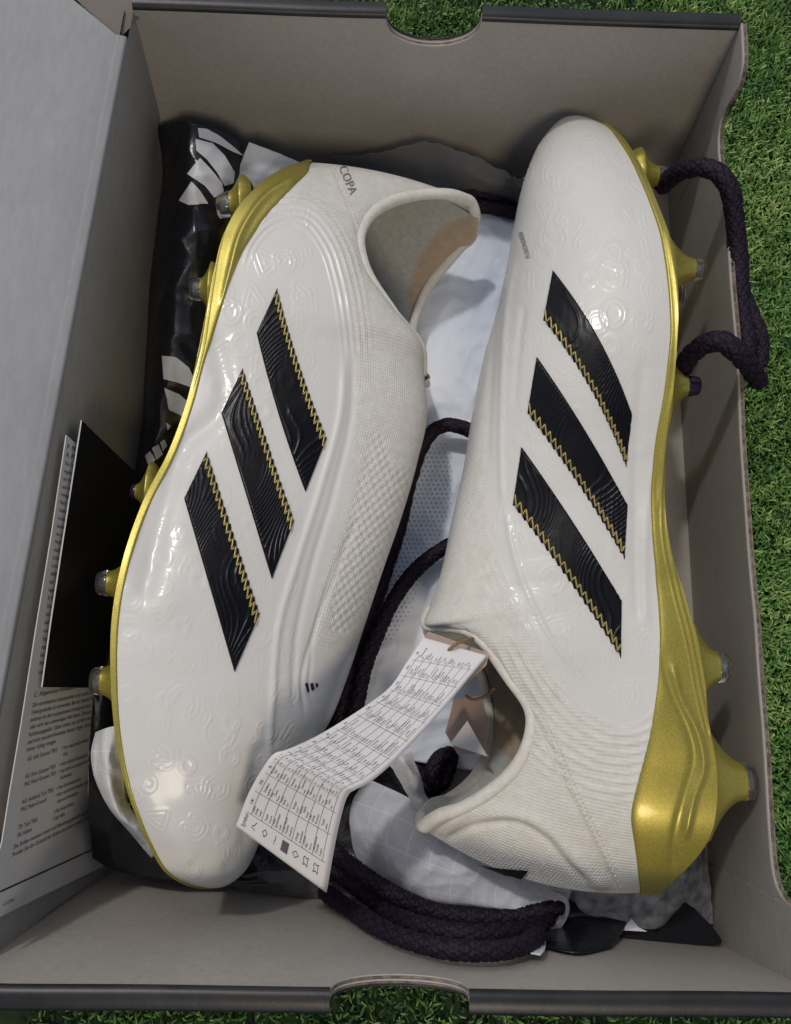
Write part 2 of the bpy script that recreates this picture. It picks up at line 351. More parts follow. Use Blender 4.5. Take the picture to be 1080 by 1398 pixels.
# ------------------------------------------------------------------ the ground
G0 = -.9
tag(mesh('ground', [(-160, -160, G0), (160, -160, G0), (160, 160, G0), (-160, 160, G0)], [(0, 1, 2, 3)], 'turfbase', smooth=False), kind='structure')
def turf():
    n = 120000
    x = rng.uniform(-26, 32, n); y = rng.uniform(-20, 52, n)
    keep = ~((x > -11.2) & (x < 14.3) & (y > -9) & (y < 27.4)) & ~((x < -12) & (y > -18) & (y < 30) & (x < -14))
    near = (x > 13) & (x < 24) | (y > 27) & (y < 42) | (y < -8) & (y > -15)
    keep &= near | (rng.random(n) < .5); x = x[keep]; y = y[keep]
    x2 = rng.uniform(14.4, 22, 26000); y2 = rng.uniform(-12, 40, 26000); x3 = rng.uniform(-11, 16, 24000); y3 = rng.uniform(27.9, 38, 24000)
    x = np.r_[x, x2, x3]; y = np.r_[y, y2, y3]; n = len(x)
    cl = np.sin(x*1.1+np.sin(y*.8)*1.6)*np.sin(y*1.3+np.sin(x*.7)*2)+.6*np.sin(x*3.1+y*1.7)*np.sin(y*3.7-x)
    th = rng.uniform(0, 2*np.pi, n)+cl*.8; h = rng.uniform(.2, .7, n)+.14*cl; h = np.clip(h, .12, 1.); ln = rng.uniform(.05, .45, n)
    w = rng.uniform(.03, .065, n); d = np.stack([np.cos(th), np.sin(th)], 1); pn = np.stack([-d[:, 1], d[:, 0]], 1)
    b = np.stack([x, y], 1)
    def lv(t, ww): c = b+d*(ln*t**1.6)[:, None]; z = G0+h*(t-.25*t**3)*1.1; return np.c_[c-pn*(w*ww)[:, None], z], np.c_[c+pn*(w*ww)[:, None], z]
    a0, a1 = lv(0., 1.); b0, b1 = lv(.55, .95); c0, c1 = lv(1., .35)
    V = np.stack([a0, a1, b1, b0, c1, c0], 1).reshape(-1, 3); i = np.arange(n)[:, None]*6
    Fc = np.vstack([i+[0, 1, 2, 3], i+[3, 2, 4, 5]])
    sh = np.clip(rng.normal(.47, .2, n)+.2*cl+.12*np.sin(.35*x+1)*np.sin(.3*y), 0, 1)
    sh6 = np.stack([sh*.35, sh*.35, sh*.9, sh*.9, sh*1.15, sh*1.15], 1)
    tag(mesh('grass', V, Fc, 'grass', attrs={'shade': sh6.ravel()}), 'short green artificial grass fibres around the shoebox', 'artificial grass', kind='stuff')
turf()

# ------------------------------------------------------------------ the shoebox
BX = empty('shoebox', (1.8, 9, 0), 'open grey-lined shoebox with black rim holding both football boots', 'shoebox')
TOP = 10.5
def lerp(a, b, t): return a+(b-a)*t
def wlx(y, z):                             # inner face of left wall
    ft = lerp(-10.15, -12.8, np.clip((27.15-y)/36.05, -.1, 1.1)); return lerp(-10.9, ft, z/TOP)
def wrx(y, z): return lerp(14.55, lerp(14.0, 13.95, (27.15-y)/36), z/TOP)
def WL(px, py, off=0.):
    lo, hi = -3., 16.
    for _ in range(40):
        z = (lo+hi)/2; p = P(px, py, z)
        if p[0] > wlx(p[1], p[2])+off: hi, lo = (z, lo) if False else (hi, lo)
        # moving up a sight line on the left brings x inwards
        if p[0]-(wlx(p[1], p[2])+off) > 0: hi = z
        else: lo = z
    return P(px, py, (lo+hi)/2)
def WR(px, py, off=0.):
    lo, hi = -3., 16.
    for _ in range(40):
        z = (lo+hi)/2; p = P(px, py, z)
        if p[0] < wrx(p[1], p[2])+off: hi = z
        else: lo = z
    return P(px, py, (lo+hi)/2)
mesh('base_panel', [(-11, -8.9, 0), (14.6, -8.9, 0), (14.6, 27.2, 0), (-11, 27.2, 0), (-11, -8.9, -.3), (14.6, -8.9, -.3), (14.6, 27.2, -.3), (-11, 27.2, -.3)],
     [(0, 1, 2, 3), (7, 6, 5, 4), (0, 4, 5, 1), (1, 5, 6, 2), (2, 6, 7, 3), (3, 7, 4, 0)], 'board', BX, smooth=False)
def nwy(x, z):                             # inner face of the near wall, leaning at its left end
    return lerp(lerp(-6.4, -8.95, np.clip((x+10.9)/25.5, -.1, 1)), -8.1, z/TOP)
def end_wall(name, y0f, y1f, x0, x1, sgn, cxn, r, depth, th=.62):
    """far or near wall with a finger notch; y = inner face at floor / rim"""
    a = np.linspace(0, np.pi, 30)
    prof = [(x0[0], 0), (x1[0], 0), (x1[1], TOP)]
    prof += [(cxn+r*np.cos(t), TOP-depth*np.sin(t)**.8) for t in a]
    prof += [(x0[1], TOP)]
    t1 = th*.5; m_ = 240; u = np.linspace(0, 1, m_)
    xt = np.sort(np.r_[lerp(x0[1], x1[1], u), cxn+r*np.cos(a)]); m_ = len(xt)
    top = TOP-depth*np.sqrt(np.clip(1-((xt-cxn)/r)**2, 0, 1))**.8; us = (xt-x0[1])/(x1[1]-x0[1]); hs_ = np.linspace(0, 1, 14)[:, None]
    def face(off, dz=0.):
        z = hs_*(top[None]+dz); x = lerp(x0[0]+us*(x1[0]-x0[0]), xt, z/TOP); y = nwy(x, z) if sgn < 0 else lerp(y0f, y1f, z/TOP)
        return np.stack([x, y+sgn*off, z], -1)
    mesh(name, face(0).reshape(-1, 3), grid_faces(14, m_), 'board', BX); mesh('outer_board', face(th).reshape(-1, 3), grid_faces(14, m_), 'black_board', BX)
    for o_a, o_b, mm, dz in ((0, .05, 'board', 0), (.05, t1-.03, 'kraft', -.03), (t1-.03, t1+.03, 'board', -.01), (t1+.03, th-.05, 'kraft', -.05), (th-.05, th, 'black_board', 0)):
        e0, e1 = face(o_a)[-1]+[0, 0, dz], face(o_b)[-1]+[0, 0, dz]
        mesh('cut_edge', np.array([e0-[0, 0, .1], e0, e1, e1-[0, 0, .1]]).reshape(-1, 3), grid_faces(4, m_), mm, BX)
    # black folded rim, both sides of the notch
    for xa, xb in ((x0[1], cxn-r), (cxn+r, x1[1])):
        m_ = 14; xs = np.linspace(xa, xb, m_); q = []
        prf = [(-.05, TOP-.1), (-.05, TOP+.02), (.06, TOP+.1), (th*.5, TOP+.13), (.55, TOP+.1), (.66, TOP), (.66, TOP-1.4)]
        V = [[(x+.0, y1f+sgn*a_+.01*math.sin(x*.7), z_+.02*math.sin(x*.45)) for a_, z_ in prf] for x in xs]
        mesh('rim_wrap', np.array(V).reshape(-1, 3), grid_faces(m_, len(prf)), 'black_board', BX)
nfx = (P(527, 30, TOP)[0]+P(658, 30, TOP)[0])/2; nfr = (P(658, 30, TOP)[0]-P(527, 30, TOP)[0])/2
end_wall('far_wall', 27.25, 27.15, (-10.9, -10.15), (14.6, 14.05), 1, nfx, nfr, 1.55, .42)
nnx = (P(450, 1375, TOP)[0]+P(640, 1375, TOP)[0])/2; nnr = (P(640, 1375, TOP)[0]-P(450, 1375, TOP)[0])/2
end_wall('near_wall', -8.95, -8.1, (-10.9, -12.45), (14.6, 13.95), -1, nnx, nnr, 1.5, .36)
# the right wall with its wavy cut top edge
edge = [(1012, 26), (1014, 60), (1014, 88), (1009, 112), (998, 135), (987, 155), (982, 175), (981, 200), (984, 230), (988, 262), (992, 300), (998, 390), (1007, 496), (1011, 598), (1018, 700), (1024, 780),
        (1030, 840), (1036, 928), (1041, 990), (1045, 1045), (1048, 1100), (1051, 1148), (1054, 1180), (1058, 1203), (1066, 1222), (1080, 1238), (1100, 1246)]
ep = [WR(*e) for e in edge]; ep[0][1] = 27.13
zlast = min(TOP, ep[-1][2]+.2)
pr_ = [np.array([wrx(-8.9, 0), -8.9, 0]), np.array([wrx(27.1, 0), 27.1, 0])]+ep+[np.array([wrx(-6.8, TOP), -6.8, TOP]), np.array([wrx(-9, TOP), -9.05, TOP])]
# split the board into quads so the leaning face stays clean
tops = np.array(ep+[pr_[-2], pr_[-1]]); bots = np.array([[wrx(t[1], 0), t[1], 0] for t in tops])
tops = curve_pts(tops, 140); bots = np.c_[wrx(tops[:, 1], 0), tops[:, 1], np.zeros(len(tops))]
ox = np.array([.22, 0, 0]); ns = 8
Vr = np.array([bots*(1-t)+tops*t for t in np.linspace(0, 1, ns)]); nT = len(tops)
mesh('side_wall', Vr.reshape(-1, 3), grid_faces(ns, nT), 'board', BX)
mesh('side_wall', (Vr+ox).reshape(-1, 3), grid_faces(ns, nT)[:, ::-1], 'black_board', BX)
# its cut edge: pale liner, fluted core, liner
for a_, b_, mm in ((0, .06, 'board'), (.06, .17, 'kraft'), (.17, .22, 'kraft')):
    m_ = 900 if mm == 'kraft' and a_ == .06 else nT; tt = curve_pts(tops, m_); zz = .03*np.sin(np.linspace(0, m_*.9, m_)) if m_ == 900 else np.zeros(m_)
    dz = np.c_[np.zeros(m_), np.zeros(m_), zz-(.05 if m_ == 900 else 0)]
    rows = np.array([tt+[a_, 0, 0]-[0, 0, .15], tt+[a_, 0, 0]+dz, tt+[b_, 0, 0]+dz, tt+[b_, 0, 0]-[0, 0, .15]])
    mesh('wall_edge', rows.reshape(-1, 3), grid_faces(4, m_), mm, BX)
# left wall, bowed, with rounded fold into the lid
ys = np.linspace(27.15, -8.9, 60); zs = np.linspace(0, TOP-.15, 24)
Vl = np.array([[(wlx(y, z), y, z) for y in ys] for z in zs])
mesh('hinge_wall', Vl.reshape(-1, 3), grid_faces(24, 60)[:, ::-1], 'board', BX)
mesh('hinge_wall', (Vl-[.35, 0, 0]).reshape(-1, 3), grid_faces(24, 60), 'black_board', BX)
r0 = WL(165, 50); yk = P(165, 50, TOP)[1]
yl = np.linspace(yk, -10.5, 40)
prof = [(0, -.2), (-.01, -.04), (-.04, .02), (-.1, .04), (-.3, .1), (-.36, .11), (-.39, .09), (-.40, .02), (-.43, .02), (-.5, .05), (-2, .14), (-5, .2), (-9, .1), (-13, -.1)]
Vk = []
for a_, b_ in prof:
    row = []
    for i, y in enumerate(yl):
        yy = y
        if i == 0 and a_ < -.36: yy = y+min(1, (-a_-.36)/2.)*0+(-a_-.36)*.82
        row.append((wlx(min(y, 27), TOP)+a_, yy, TOP+b_))
    Vk.append(row)
Vk = np.array(Vk)
mesh('lid', Vk.reshape(-1, 3), grid_faces(len(prof), len(yl)), 'lid', BX)
Vf = np.array([[P(192, 22, 10.0), P(160, 56, 10.2)], [P(182, -20, 10.3), P(130, 24, 10.3)], [P(160, -70, 10.3), P(84, -20, 10.3)]])
mesh('corner_flap', Vf.reshape(-1, 3), grid_faces(3, 2)[:, ::-1], 'flap', BX)

# ------------------------------------------------------------------ boots
def seg_dist(Q, line):
    """distance of chart points to a polyline, signed side, and position along it"""
    L = np.asarray(line, float); best = np.full(len(Q), 1e9); side = np.zeros(len(Q)); pos = np.zeros(len(Q)); acc = 0
    for a, b in zip(L[:-1], L[1:]):
        d = b-a; l = np.linalg.norm(d); t = np.clip(((Q-a)@d)/l**2, 0, 1); e = Q-(a+t[:, None]*d); D = np.linalg.norm(e, axis=1)
        m_ = D < best; best[m_] = D[m_]; side[m_] = np.sign(d[0]*e[m_, 1]-d[1]*e[m_, 0]); pos[m_] = acc+t[m_]*l; acc += l
    return best, side, pos/acc
def smoothline(pts, n=24):
    return curve_pts(pts, n)
def inside(Q, poly):
    poly = np.asarray(poly, float); x, y = Q[:, 0], Q[:, 1]; r_ = np.zeros(len(Q), bool); j = len(poly)-1
    for i in range(len(poly)):
        xi, yi = poly[i]; xj, yj = poly[j]; c = ((yi > y) != (yj > y)) & (x < (xj-xi)*(y-yi)/(yj-yi+1e-12)+xi); r_ ^= c; j = i
    return r_
def softin(Q, poly, w):
    pl = np.vstack([poly, poly[:1]]); d, _, _ = seg_dist(Q, pl); s_ = np.where(inside(Q, poly), 1, -1)*d; return np.clip(.5+s_/(2*w), 0, 1)
def sm(x): x = np.clip(x, 0, 1); return x*x*(3-2*x)

class Boot:
    def __init__(s, K, side, zc_, NR=560, NCN=230, NCF=60):
        s.side = side
        K_ = np.array([[*k[0], *k[1], *(k[2] if k[2] else k[1]), k[3], k[4], k[5] if len(k) > 5 else zc_, k[6] if len(k) > 6 else 0] for k in K], float)
        mid = (K_[:, 0:2]+K_[:, 2:4])/2
        dd = np.linalg.norm(np.diff(K_[:, 0:2], axis=0), axis=1)+np.linalg.norm(np.diff(K_[:, 2:4], axis=0), axis=1)
        L = np.r_[0, np.cumsum(dd)]; q = np.linspace(0, 1, NR); q = .5*q+.5*(.5-.5*np.cos(np.pi*q)); D = pchip(L, K_, q*L[-1])
        w, c, zc, bow = D[:, 6], D[:, 7], D[:, 8], D[:, 9]; c = np.clip(c, 0, None); w = np.clip(w, .06, None)
        opn = np.interp(q*L[-1], L, (K_[:, 7] > .01).astype(float))
        s.iopen = int(np.argmax(c > .015)); c[:s.iopen] = 0
        s.c = c; s.w = w; s.zc = zc
        env_ = np.clip(np.minimum(q, 1-q)/.12, 0, 1)*(9 if side < 0 else -4)
        s.A = np.array([P(D[i, 0]+env_[i], D[i, 1], zc[i]+w[i]*.93) for i in range(NR)]); s.Nn = np.array([P(D[i, 2], D[i, 3], zc[i]+c[i]) for i in range(NR)])
        s.Ff = np.array([P(D[i, 4], D[i, 5], zc[i]-c[i]) for i in range(NR)]); s.Ff[:s.iopen] = s.Nn[:s.iopen]
        s.bow = bow; s.NR, s.NCN, s.NCF = NR, NCN, NCF
        s.near = s.section(NCN); s.far = s.section(NCF, far=True)
        s.D = D; s.q = q
    def section(s, nc, far=False, inset=0., lo=0., hi=1.):
        th = np.linspace(lo, hi, nc) if np.ndim(hi) == 0 else None
        if th is None: TH = hi[:, None]*np.linspace(0, 1, nc)[None]
        else: TH = np.broadcast_to(th, (s.NR, nc))
        TH = .35*TH+.65*(TH**1.25) if False else TH
        a = TH*np.pi/2
        f = np.sin(a)**.92; g = np.cos(a)**.86
        A = s.A; T = s.Ff if far else s.Nn; sg = -1 if far else 1
        ax = (s.Nn-s.A); ax[:, 2] = 0; Lx = np.linalg.norm(ax, axis=1)[:, None]; ax = ax/np.maximum(Lx, 1e-6)
        A0 = A+ax*inset
        w = np.maximum(s.w-inset, .03); zA = s.zc+sg*w*1.0; zT = s.zc+sg*np.maximum(s.c-inset*0, 0)
        xy = A0[:, None, :2]*(1-f[..., None])+T[:, None, :2]*f[..., None]
        pn = -np.stack([-ax[:, 1], ax[:, 0]], 1)
        xy = xy+pn[:, None]*(s.bow[:, None]*4*f*(1-f))[..., None]*(1 if True else 0)
        z = zT[:, None]+(zA-zT)[:, None]*g
        # slight hollow above the sole edge, fuller side
        return np.concatenate([xy, z[..., None]], -1)

def grid_normals(G):
    du = np.gradient(G, axis=0); dv = np.gradient(G, axis=1); n = np.cross(du, dv); n /= np.linalg.norm(n, axis=2)[..., None]+1e-9; return n

def build_boot(name, K, side, zc, label, deco, gold_line, basept):
    B = Boot(K, side, zc); root = empty(name, basept, label, 'football boot', 'pair of football boots')
    NR, NCN, NCF = B.NR, B.NCN, B.NCF
    G = B.near; n = grid_normals(G); 
    if n[NR//2, NCN//3, 2] < 0: n = -n
    Q = chart(G).reshape(-1, 2)
    h, knit = deco(Q)
    gl = np.asarray(gold_line, float); gpoly = np.vstack([gl, [[gl[-1][0]+side*0, 1500 if gl[-1][1] > gl[0][1] else -200]], [[-400 if side < 0 else 1500, 1500 if gl[-1][1] > gl[0][1] else -200]], [[-400 if side < 0 else 1500, -200 if gl[-1][1] > gl[0][1] else 1500]], [[gl[0][0], -200 if gl[-1][1] > gl[0][1] else 1500]]])
    h = h*(1-softin(Q, gpoly, 3)); h = h.reshape(NR, NCN); knit = knit.reshape(NR, NCN)
    col = np.linspace(0, 1, NCN)[None]; row = np.linspace(0, 1, NR)[:, None]
    fade = sm((1-col)/.05)*sm(row/.02)*sm((1-row)/.02)*sm(col/.02)
    G2 = G+n*(h*fade)[..., None]
    far = B.far
    # sole face between the two lower edges
    ns = 14; t = np.linspace(0, 1, ns)[None, :, None]
    sole = G2[:, :1]*(1-t)+far[:, :1]*t
    ring = np.concatenate([far[:, 1:][:, ::-1], sole[:, ::-1], G2[:, 1:]], 1)      # F ... A' ... A ... N
    nc = ring.shape[1]; Fc = grid_faces(NR, nc)
    V = ring.reshape(-1, 3)
    kn = np.concatenate([np.tile(knit[:, -1:], (1, NCF-1)), np.zeros((NR, ns)), knit[:, 1:]], 1)
    # join near and far along the top for closed rows
    i = np.arange(B.iopen)[:, None]*nc; bridge = np.concatenate([i+nc-1, i, i+nc, i+2*nc-1], 1)
    me_f = np.vstack([Fc, bridge])
    # weld: point N to F where they coincide
    idx = np.arange(len(V)); r_ = np.arange(B.iopen+1); idx[r_*nc+nc-1] = r_*nc
    Fc = idx[Fc]
    V[r_*nc] = (V[r_*nc]+V[r_*nc+nc-1])/2
    Us = np.cumsum(np.r_[0, np.linalg.norm(np.diff(G[:, NCN//2], axis=0), axis=1)])[:, None]*np.ones((1, nc))
    Vs = np.concatenate([[0.], np.cumsum(np.linalg.norm(np.diff(ring[int(NR*.45)], axis=0), axis=1))])[None]*np.ones((NR, 1))
    up = mesh('upper', V, Fc, 'skin', root, attrs={'knit': kn}, uv=np.stack([Us, Vs], -1).reshape(-1, 2))
    # toe / heel closures
    for r in (0, NR-1):
        ringv = V[r*nc:(r+1)*nc]
        c0 = ringv.mean(0); mesh('end_cap', np.vstack([ringv, c0[None]]), [(k_, (k_+1) % nc, nc) for k_ in range(nc)], 'skin', up)
    # lining
    Ln = B.section(60, inset=.38); Lf = B.section(40, far=True, inset=.38); i0 = max(0, B.iopen-140)
    nl, nf = grid_normals(Ln), grid_normals(Lf)
    if nl[NR//2, 20, 2] < 0: nl = -nl
    if nf[NR//2, 13, 2] > 0: nf = -nf
    env = (1-np.linspace(0, 1, 60)**6)[None, :, None]*.0+.28*np.ones((1, 60, 1)); Ln = Ln-nl*.26; Lf = Lf-nf*.26
    t = np.linspace(0, 1, 10)[None, :, None]; Ls = Ln[:, :1]*(1-t)+Lf[:, :1]*t
    LR = np.concatenate([Lf[:, 1:][:, ::-1], Ls[:, ::-1], Ln[:, 1:]], 1)[i0:]
    mesh('lining', LR.reshape(-1, 3), grid_faces(LR.shape[0], LR.shape[1])[:, ::-1], 'lining', root, attrs={'suede': softin(chart(LR).reshape(-1, 2), np.array(deco.suede, float), 3)})  # suede: mask of the warm light painted into the lining
    # collar roll
    rn = G2[B.iopen:, -1]-n[B.iopen:, -1]*.0; rf = far[B.iopen:, -1]
    loop = np.vstack([rn, rf[::-1], rn[:1]]); lp = curve_pts(loop[::6], 260)
    tt_ = np.linspace(0, 1, 260); rad = .13+.13*np.sin(np.pi*tt_)**1.2+.012*np.sin(tt_*40)
    Vt, Ft = tube_arrays(lp, rad, 16); mesh('collar', Vt, Ft, 'collar', root)
    # gold plate
    ins = inside(Q, gpoly).reshape(NR, NCN)
    tG = np.array([(np.argmin(r) if not r.all() else NCN*.6)/(NCN-1) for r in ins]); tG = np.clip(tG, .012, .8)
    kf = np.hanning(37); kf /= kf.sum(); tG = np.convolve(np.pad(tG, 18, 'edge'), kf, 'valid')
    NG = 90; gn = B.section(NG, hi=tG); gnn = grid_normals(gn)
    if gnn[NR//2, NG//3, 2] < 0: gnn = -gnn
    u = np.linspace(0, 1, NG)[None]; Qg = chart(gn).reshape(-1, 2); gh = deco.gold(Qg).reshape(NR, NG)
    thk = (.10 if side > 0 else .06+.05*sm((row-.55)/.2))*np.sqrt(np.clip(1-(u/1.0)**10, 0, 1))*np.ones((NR, 1))-.02*(u > .999)
    outd = B.A-B.Nn; outd[:, 2] = 0; outd /= np.linalg.norm(outd, axis=1)[:, None]+1e-9
    gn2 = gn+gnn*(thk+gh*sm((1-u)/.08)*sm(row/.03)*sm((1-row)/.03))[..., None]+outd[:, None]*(.03*np.clip(1-u*2.5, 0, 1)**.5)[..., None]
    tf = np.clip(tG*.9, .05, .4); gf = B.section(24, far=True, hi=tf); gfn = grid_normals(gf)
    if gfn[NR//2, 8, 2] > 0: gfn = -gfn
    gf2 = gf+gfn*.1+outd[:, None]*(.03*np.clip(1-np.linspace(0, 1, 24)*2.5, 0, 1)**.5)[None, :, None]; gf2[:, -1] = gf[:, -1]-gfn[:, -1]*.05
    t = np.linspace(0, 1, 14)[None, :, None]; gs = gn2[:, :1]*(1-t)+gf2[:, :1]*t+outd[:, None]*(.06*np.sin(np.pi*t))
    GR = np.concatenate([gf2[:, 1:][:, ::-1], gs[:, ::-1], gn2[:, 1:]], 1)
    mesh('outsole', GR.reshape(-1, 3), grid_faces(NR, GR.shape[1]), 'gold', root)
    bv = BVHTree.FromPolygons([tuple(v) for v in V], [tuple(f) for f in Fc.tolist()], epsilon=0)
    return B, root, up, bv
def cast(bv, px, py):
    d = R@_ray(px, py); d /= np.linalg.norm(d); loc, nr, ix, ds = bv.ray_cast(Vector(ORG), Vector(d))
    if loc is None: return None
    nr = np.array(nr);
    if np.dot(nr, d) > 0: nr = -nr
    return np.array(loc), nr
def drape(bv, Q, h):
    """lay chart points on a boot's skin, h above it"""
    out = []; last = None
    for q in Q:
        r = cast(bv, *q)
        if r is None or (last is not None and np.linalg.norm(r[0]-last[0]) > 6): r = last
        if r is None: r = (P(*q, 8.), np.array([0, 0, 1.]))
        out.append(r[0]+r[1]*.0); last = r
    out = np.array(out); return out
def stripe(bv, root, quad, zz, flip=1, bend=0.):
    """quad corners: a (tip) b along the plain edge, c (other tip) d; zigzag runs on side zz=(start,end)"""
    a, b, c, d = [np.array(q, float) for q in quad]        # a->b end edge, b->c long plain, c->d end, d->a long zigzag
    nu_, nv_ = 230, 44; u = np.linspace(0, 1, nu_); v = np.linspace(0, 1, nv_)
    # long direction d..: u from (a,b) to (d,c) ; v from zigzag edge (a-d) to plain edge (b-c)
    Lq = np.linalg.norm(d-a); Wq = np.linalg.norm(b-a); U_, V_ = np.meshgrid(u, v, indexing='ij')
    nz = 20; saw = np.abs(((u*nz) % 1)-.5)*2                      # serrated zigzag edge
    vv = V_-(saw[:, None]*.075*(1-V_)-.03*(1-V_))
    Qp = a*(1-U_[..., None])*(1-vv[..., None])+d*U_[..., None]*(1-vv[..., None])+b*(1-U_[..., None])*vv[..., None]+c*U_[..., None]*vv[..., None]
    perp = np.array([-(d-a)[1], (d-a)[0]])/Lq; Qp = Qp+perp*(bend*4*U_*(1-U_))[..., None]
    Qf = Qp.reshape(-1, 2); base_ = drape(bv, Qf, 0).reshape(nu_, nv_, 3)
    for _ in range(14):
        b2 = base_.copy(); b2[1:-1, 1:-1] = (base_[:-2, 1:-1]+base_[2:, 1:-1]+base_[1:-1, :-2]+base_[1:-1, 2:]+base_[1:-1, 1:-1]*2)/6; base_ = b2
    nn = grid_normals(base_); nn *= np.sign(nn[nu_//2, nv_//2, 2])
    x, y = Qp[..., 0], Qp[..., 1]
    ctr = np.sin(.012*x+.03*y)*14+np.sin(.05*x-.011*y+1)*7
    gr = np.exp(-(np.sin((x*.75+y*.32+ctr*1.3)*.55)/.42)**2); msk = sm((np.abs(U_-.45)-.06)/.15)
    edge_ = np.minimum(np.minimum(U_, 1-U_)*Lq, np.minimum(V_, 1-V_)*Wq)/3.0
    hh = .10*np.sqrt(np.clip(edge_, 0, 1))*1.0+.022*gr*msk*np.clip(edge_/2, 0, 1)-.05*(edge_ <= 0)
    Vt = base_+nn*hh[..., None]
    st = mesh('stripe', Vt.reshape(-1, 3), grid_faces(nu_, nv_) if True else None, 'stripe', root)
    # zigzag thread, stepped like the embroidery
    m_ = nz*2; pts = []
    for k in range(m_+1):
        uu = .015+.97*k/m_; lo = .03 if k % 2 else .19
        i = uu*(nu_-1); i0 = int(i); fi = min(i-i0, .999); i1 = min(i0+1, nu_-1); j = lo*(nv_-1); j0 = int(j)
        p = (base_[i0, j0]*(1-fi)+base_[i1, j0]*fi)*(1-(j-j0))+(base_[i0, j0+1]*(1-fi)+base_[i1, j0+1]*fi)*(j-j0)
        q = p+nn[i0, j0]*.135; pts.append(q)
    pts = np.array(pts); dense = []
    for p, q in zip(pts[:-1], pts[1:]):
        for t in (0, .15, .5, .85): dense.append(p*(1-t)+q*t)
    dense.append(pts[-1]); dense = np.array(dense); Vz, Fz = tube_arrays(dense, .04, 6); mesh('zigzag_stitching', Vz, Fz, 'zigzag', st)
    return st, base_, nn
def stud(root, px, py, z, dirv, L, ry, rz, rt, lt=.5, tipm='clear', groove=True):
    """a flare that grows out of the sole plate (ry along the boot, rz across it), then a see-through tip"""
    b = P(px, py, z); d = np.array(dirv, float); d /= np.linalg.norm(d)
    yv = np.array([0, 1., 0]); yv -= d*yv@d; yv /= np.linalg.norm(yv); zv = np.cross(d, yv)
    k = 64; a = np.linspace(0, 2*np.pi, k, endpoint=False); nst = 36; t = np.linspace(-1, 1, nst); V = []
    for tt in t:
        te = max(tt, 0); e_ = (1-te)**1.8*(1-.8*min(tt, 0)**2)
        g = 1+((.018*np.cos(11*a)**3) if groove else 0)*(1-te*.6)
        V.append(b+d*(L*tt)+((rt+(ry-rt)*e_)*g*np.cos(a))[:, None]*yv+((rt+(rz-rt)*e_)*g*np.sin(a))[:, None]*zv)
    V = np.array(V); e = V[-1].mean(0)
    st = mesh('stud', np.vstack([V.reshape(-1, 3), (e+d*.02)[None]]), [tuple(f) for f in grid_faces(nst, k, 0, True)]+[((nst-1)*k+j, (nst-1)*k+(j+1) % k, nst*k) for j in range(k)], 'gold', root)
    prof = [(-.15, rt*.99), (.0, rt*1.02), (.3, rt*1.0), (.75, rt*.93), (.93, rt*.86), (1.0, rt*.7), (1.0, 0.01)]
    V = np.array([e+d*(lt*pz)+(q*np.cos(a))[:, None]*yv+(q*np.sin(a))[:, None]*zv for pz, q in prof])
    mesh('stud_tip', V.reshape(-1, 3), grid_faces(len(prof), k, 0, True), tipm, st)
    core = [(-.1, rt*.55), (.6, rt*.5), (.7, rt*.3), (.7, .01)]
    V = np.array([e+d*(lt*pz)+(q*np.cos(a))[:, None]*yv+(q*np.sin(a))[:, None]*zv for pz, q in core])
    mesh('stud_core', V.reshape(-1, 3), grid_faces(len(core), k, 0, True), M['core'], st)
    return st
M['core'] = mat('stud_core', (.35, .35, .36), .25, metal=.8)

# ---- raised and pressed patterns of each boot (laid out flat in the side view of the boot)
def ring_marks(Q, marks, amp=.014):
    h = np.zeros(len(Q))
    for cx, cy, r, k in marks:
        d = np.hypot(Q[:, 0]-cx, (Q[:, 1]-cy)*.92)
        m_ = d < r*1.7+6
        for j in range(k): h[m_] += amp*np.exp(-((d[m_]-r*(1+.55*j))/1.5)**2)
    return h
def stroke_marks(Q, strokes, amp=.014, w=1.6):
    h = np.zeros(len(Q))
    for s_ in strokes:
        s_ = np.array(s_, float); lo = s_.min(0)-12; hi = s_.max(0)+12; m_ = ((Q > lo) & (Q < hi)).all(1)
        if not m_.any(): continue
        d, _, _ = seg_dist(Q[m_], s_); h[m_] += amp*(np.exp(-(d/w)**2)+.8*np.exp(-((d-6)/w)**2))
    return h
def letters(cx, cy, sc_, rot, ch):
    c, s_ = math.cos(rot), math.sin(rot)
    G_ = {'A': [[(-.5, .6), (0, -.6), (.5, .6), (-.5, .6)]], 'P': [[(-.4, .6), (-.4, -.6), (.2, -.6), (.5, -.3), (.2, 0), (-.4, 0)]],
          'C': [[(.5, -.4), (.1, -.6), (-.4, -.4), (-.5, 0), (-.4, .4), (.1, .6), (.5, .4)]]}[ch]
    return [[(cx+sc_*(x*c-y*s_), cy+sc_*(x*s_+y*c)) for x, y in g] for g in G_]
def ridges(Q, line, spacing, count, amp, sgn=1, endfade=.12, lo=0.):
    d, s_, t = seg_dist(Q, smoothline(line, 30)); D = d*s_*sgn
    win = sm((D+spacing*.5)/spacing)*sm((count*spacing+spacing*.5-D)/spacing)*sm(t/endfade)*sm((1-t)/endfade)
    return amp*(.5+.5*np.cos(2*np.pi*D/spacing))**2*win
def crease(Q, line, w, amp):
    d, s_, t = seg_dist(Q, smoothline(line, 30)); return amp*np.exp(-(d/w)**2)*sm(t/.1)*sm((1-t)/.1)
def dots(Q, poly, pitch, amp, ang):
    c, s_ = math.cos(ang), math.sin(ang); x = (Q[:, 0]*c+Q[:, 1]*s_)/pitch; y = (-Q[:, 0]*s_+Q[:, 1]*c)/(pitch*.8)
    r_ = np.floor(y); xx = (x+.5*(r_ % 2)) % 1-.5; yy = y % 1-.5; d = np.hypot(xx, yy*.8)
    return -amp*np.exp(-(d/.27)**2)*softin(Q, np.array(poly, float), 5)
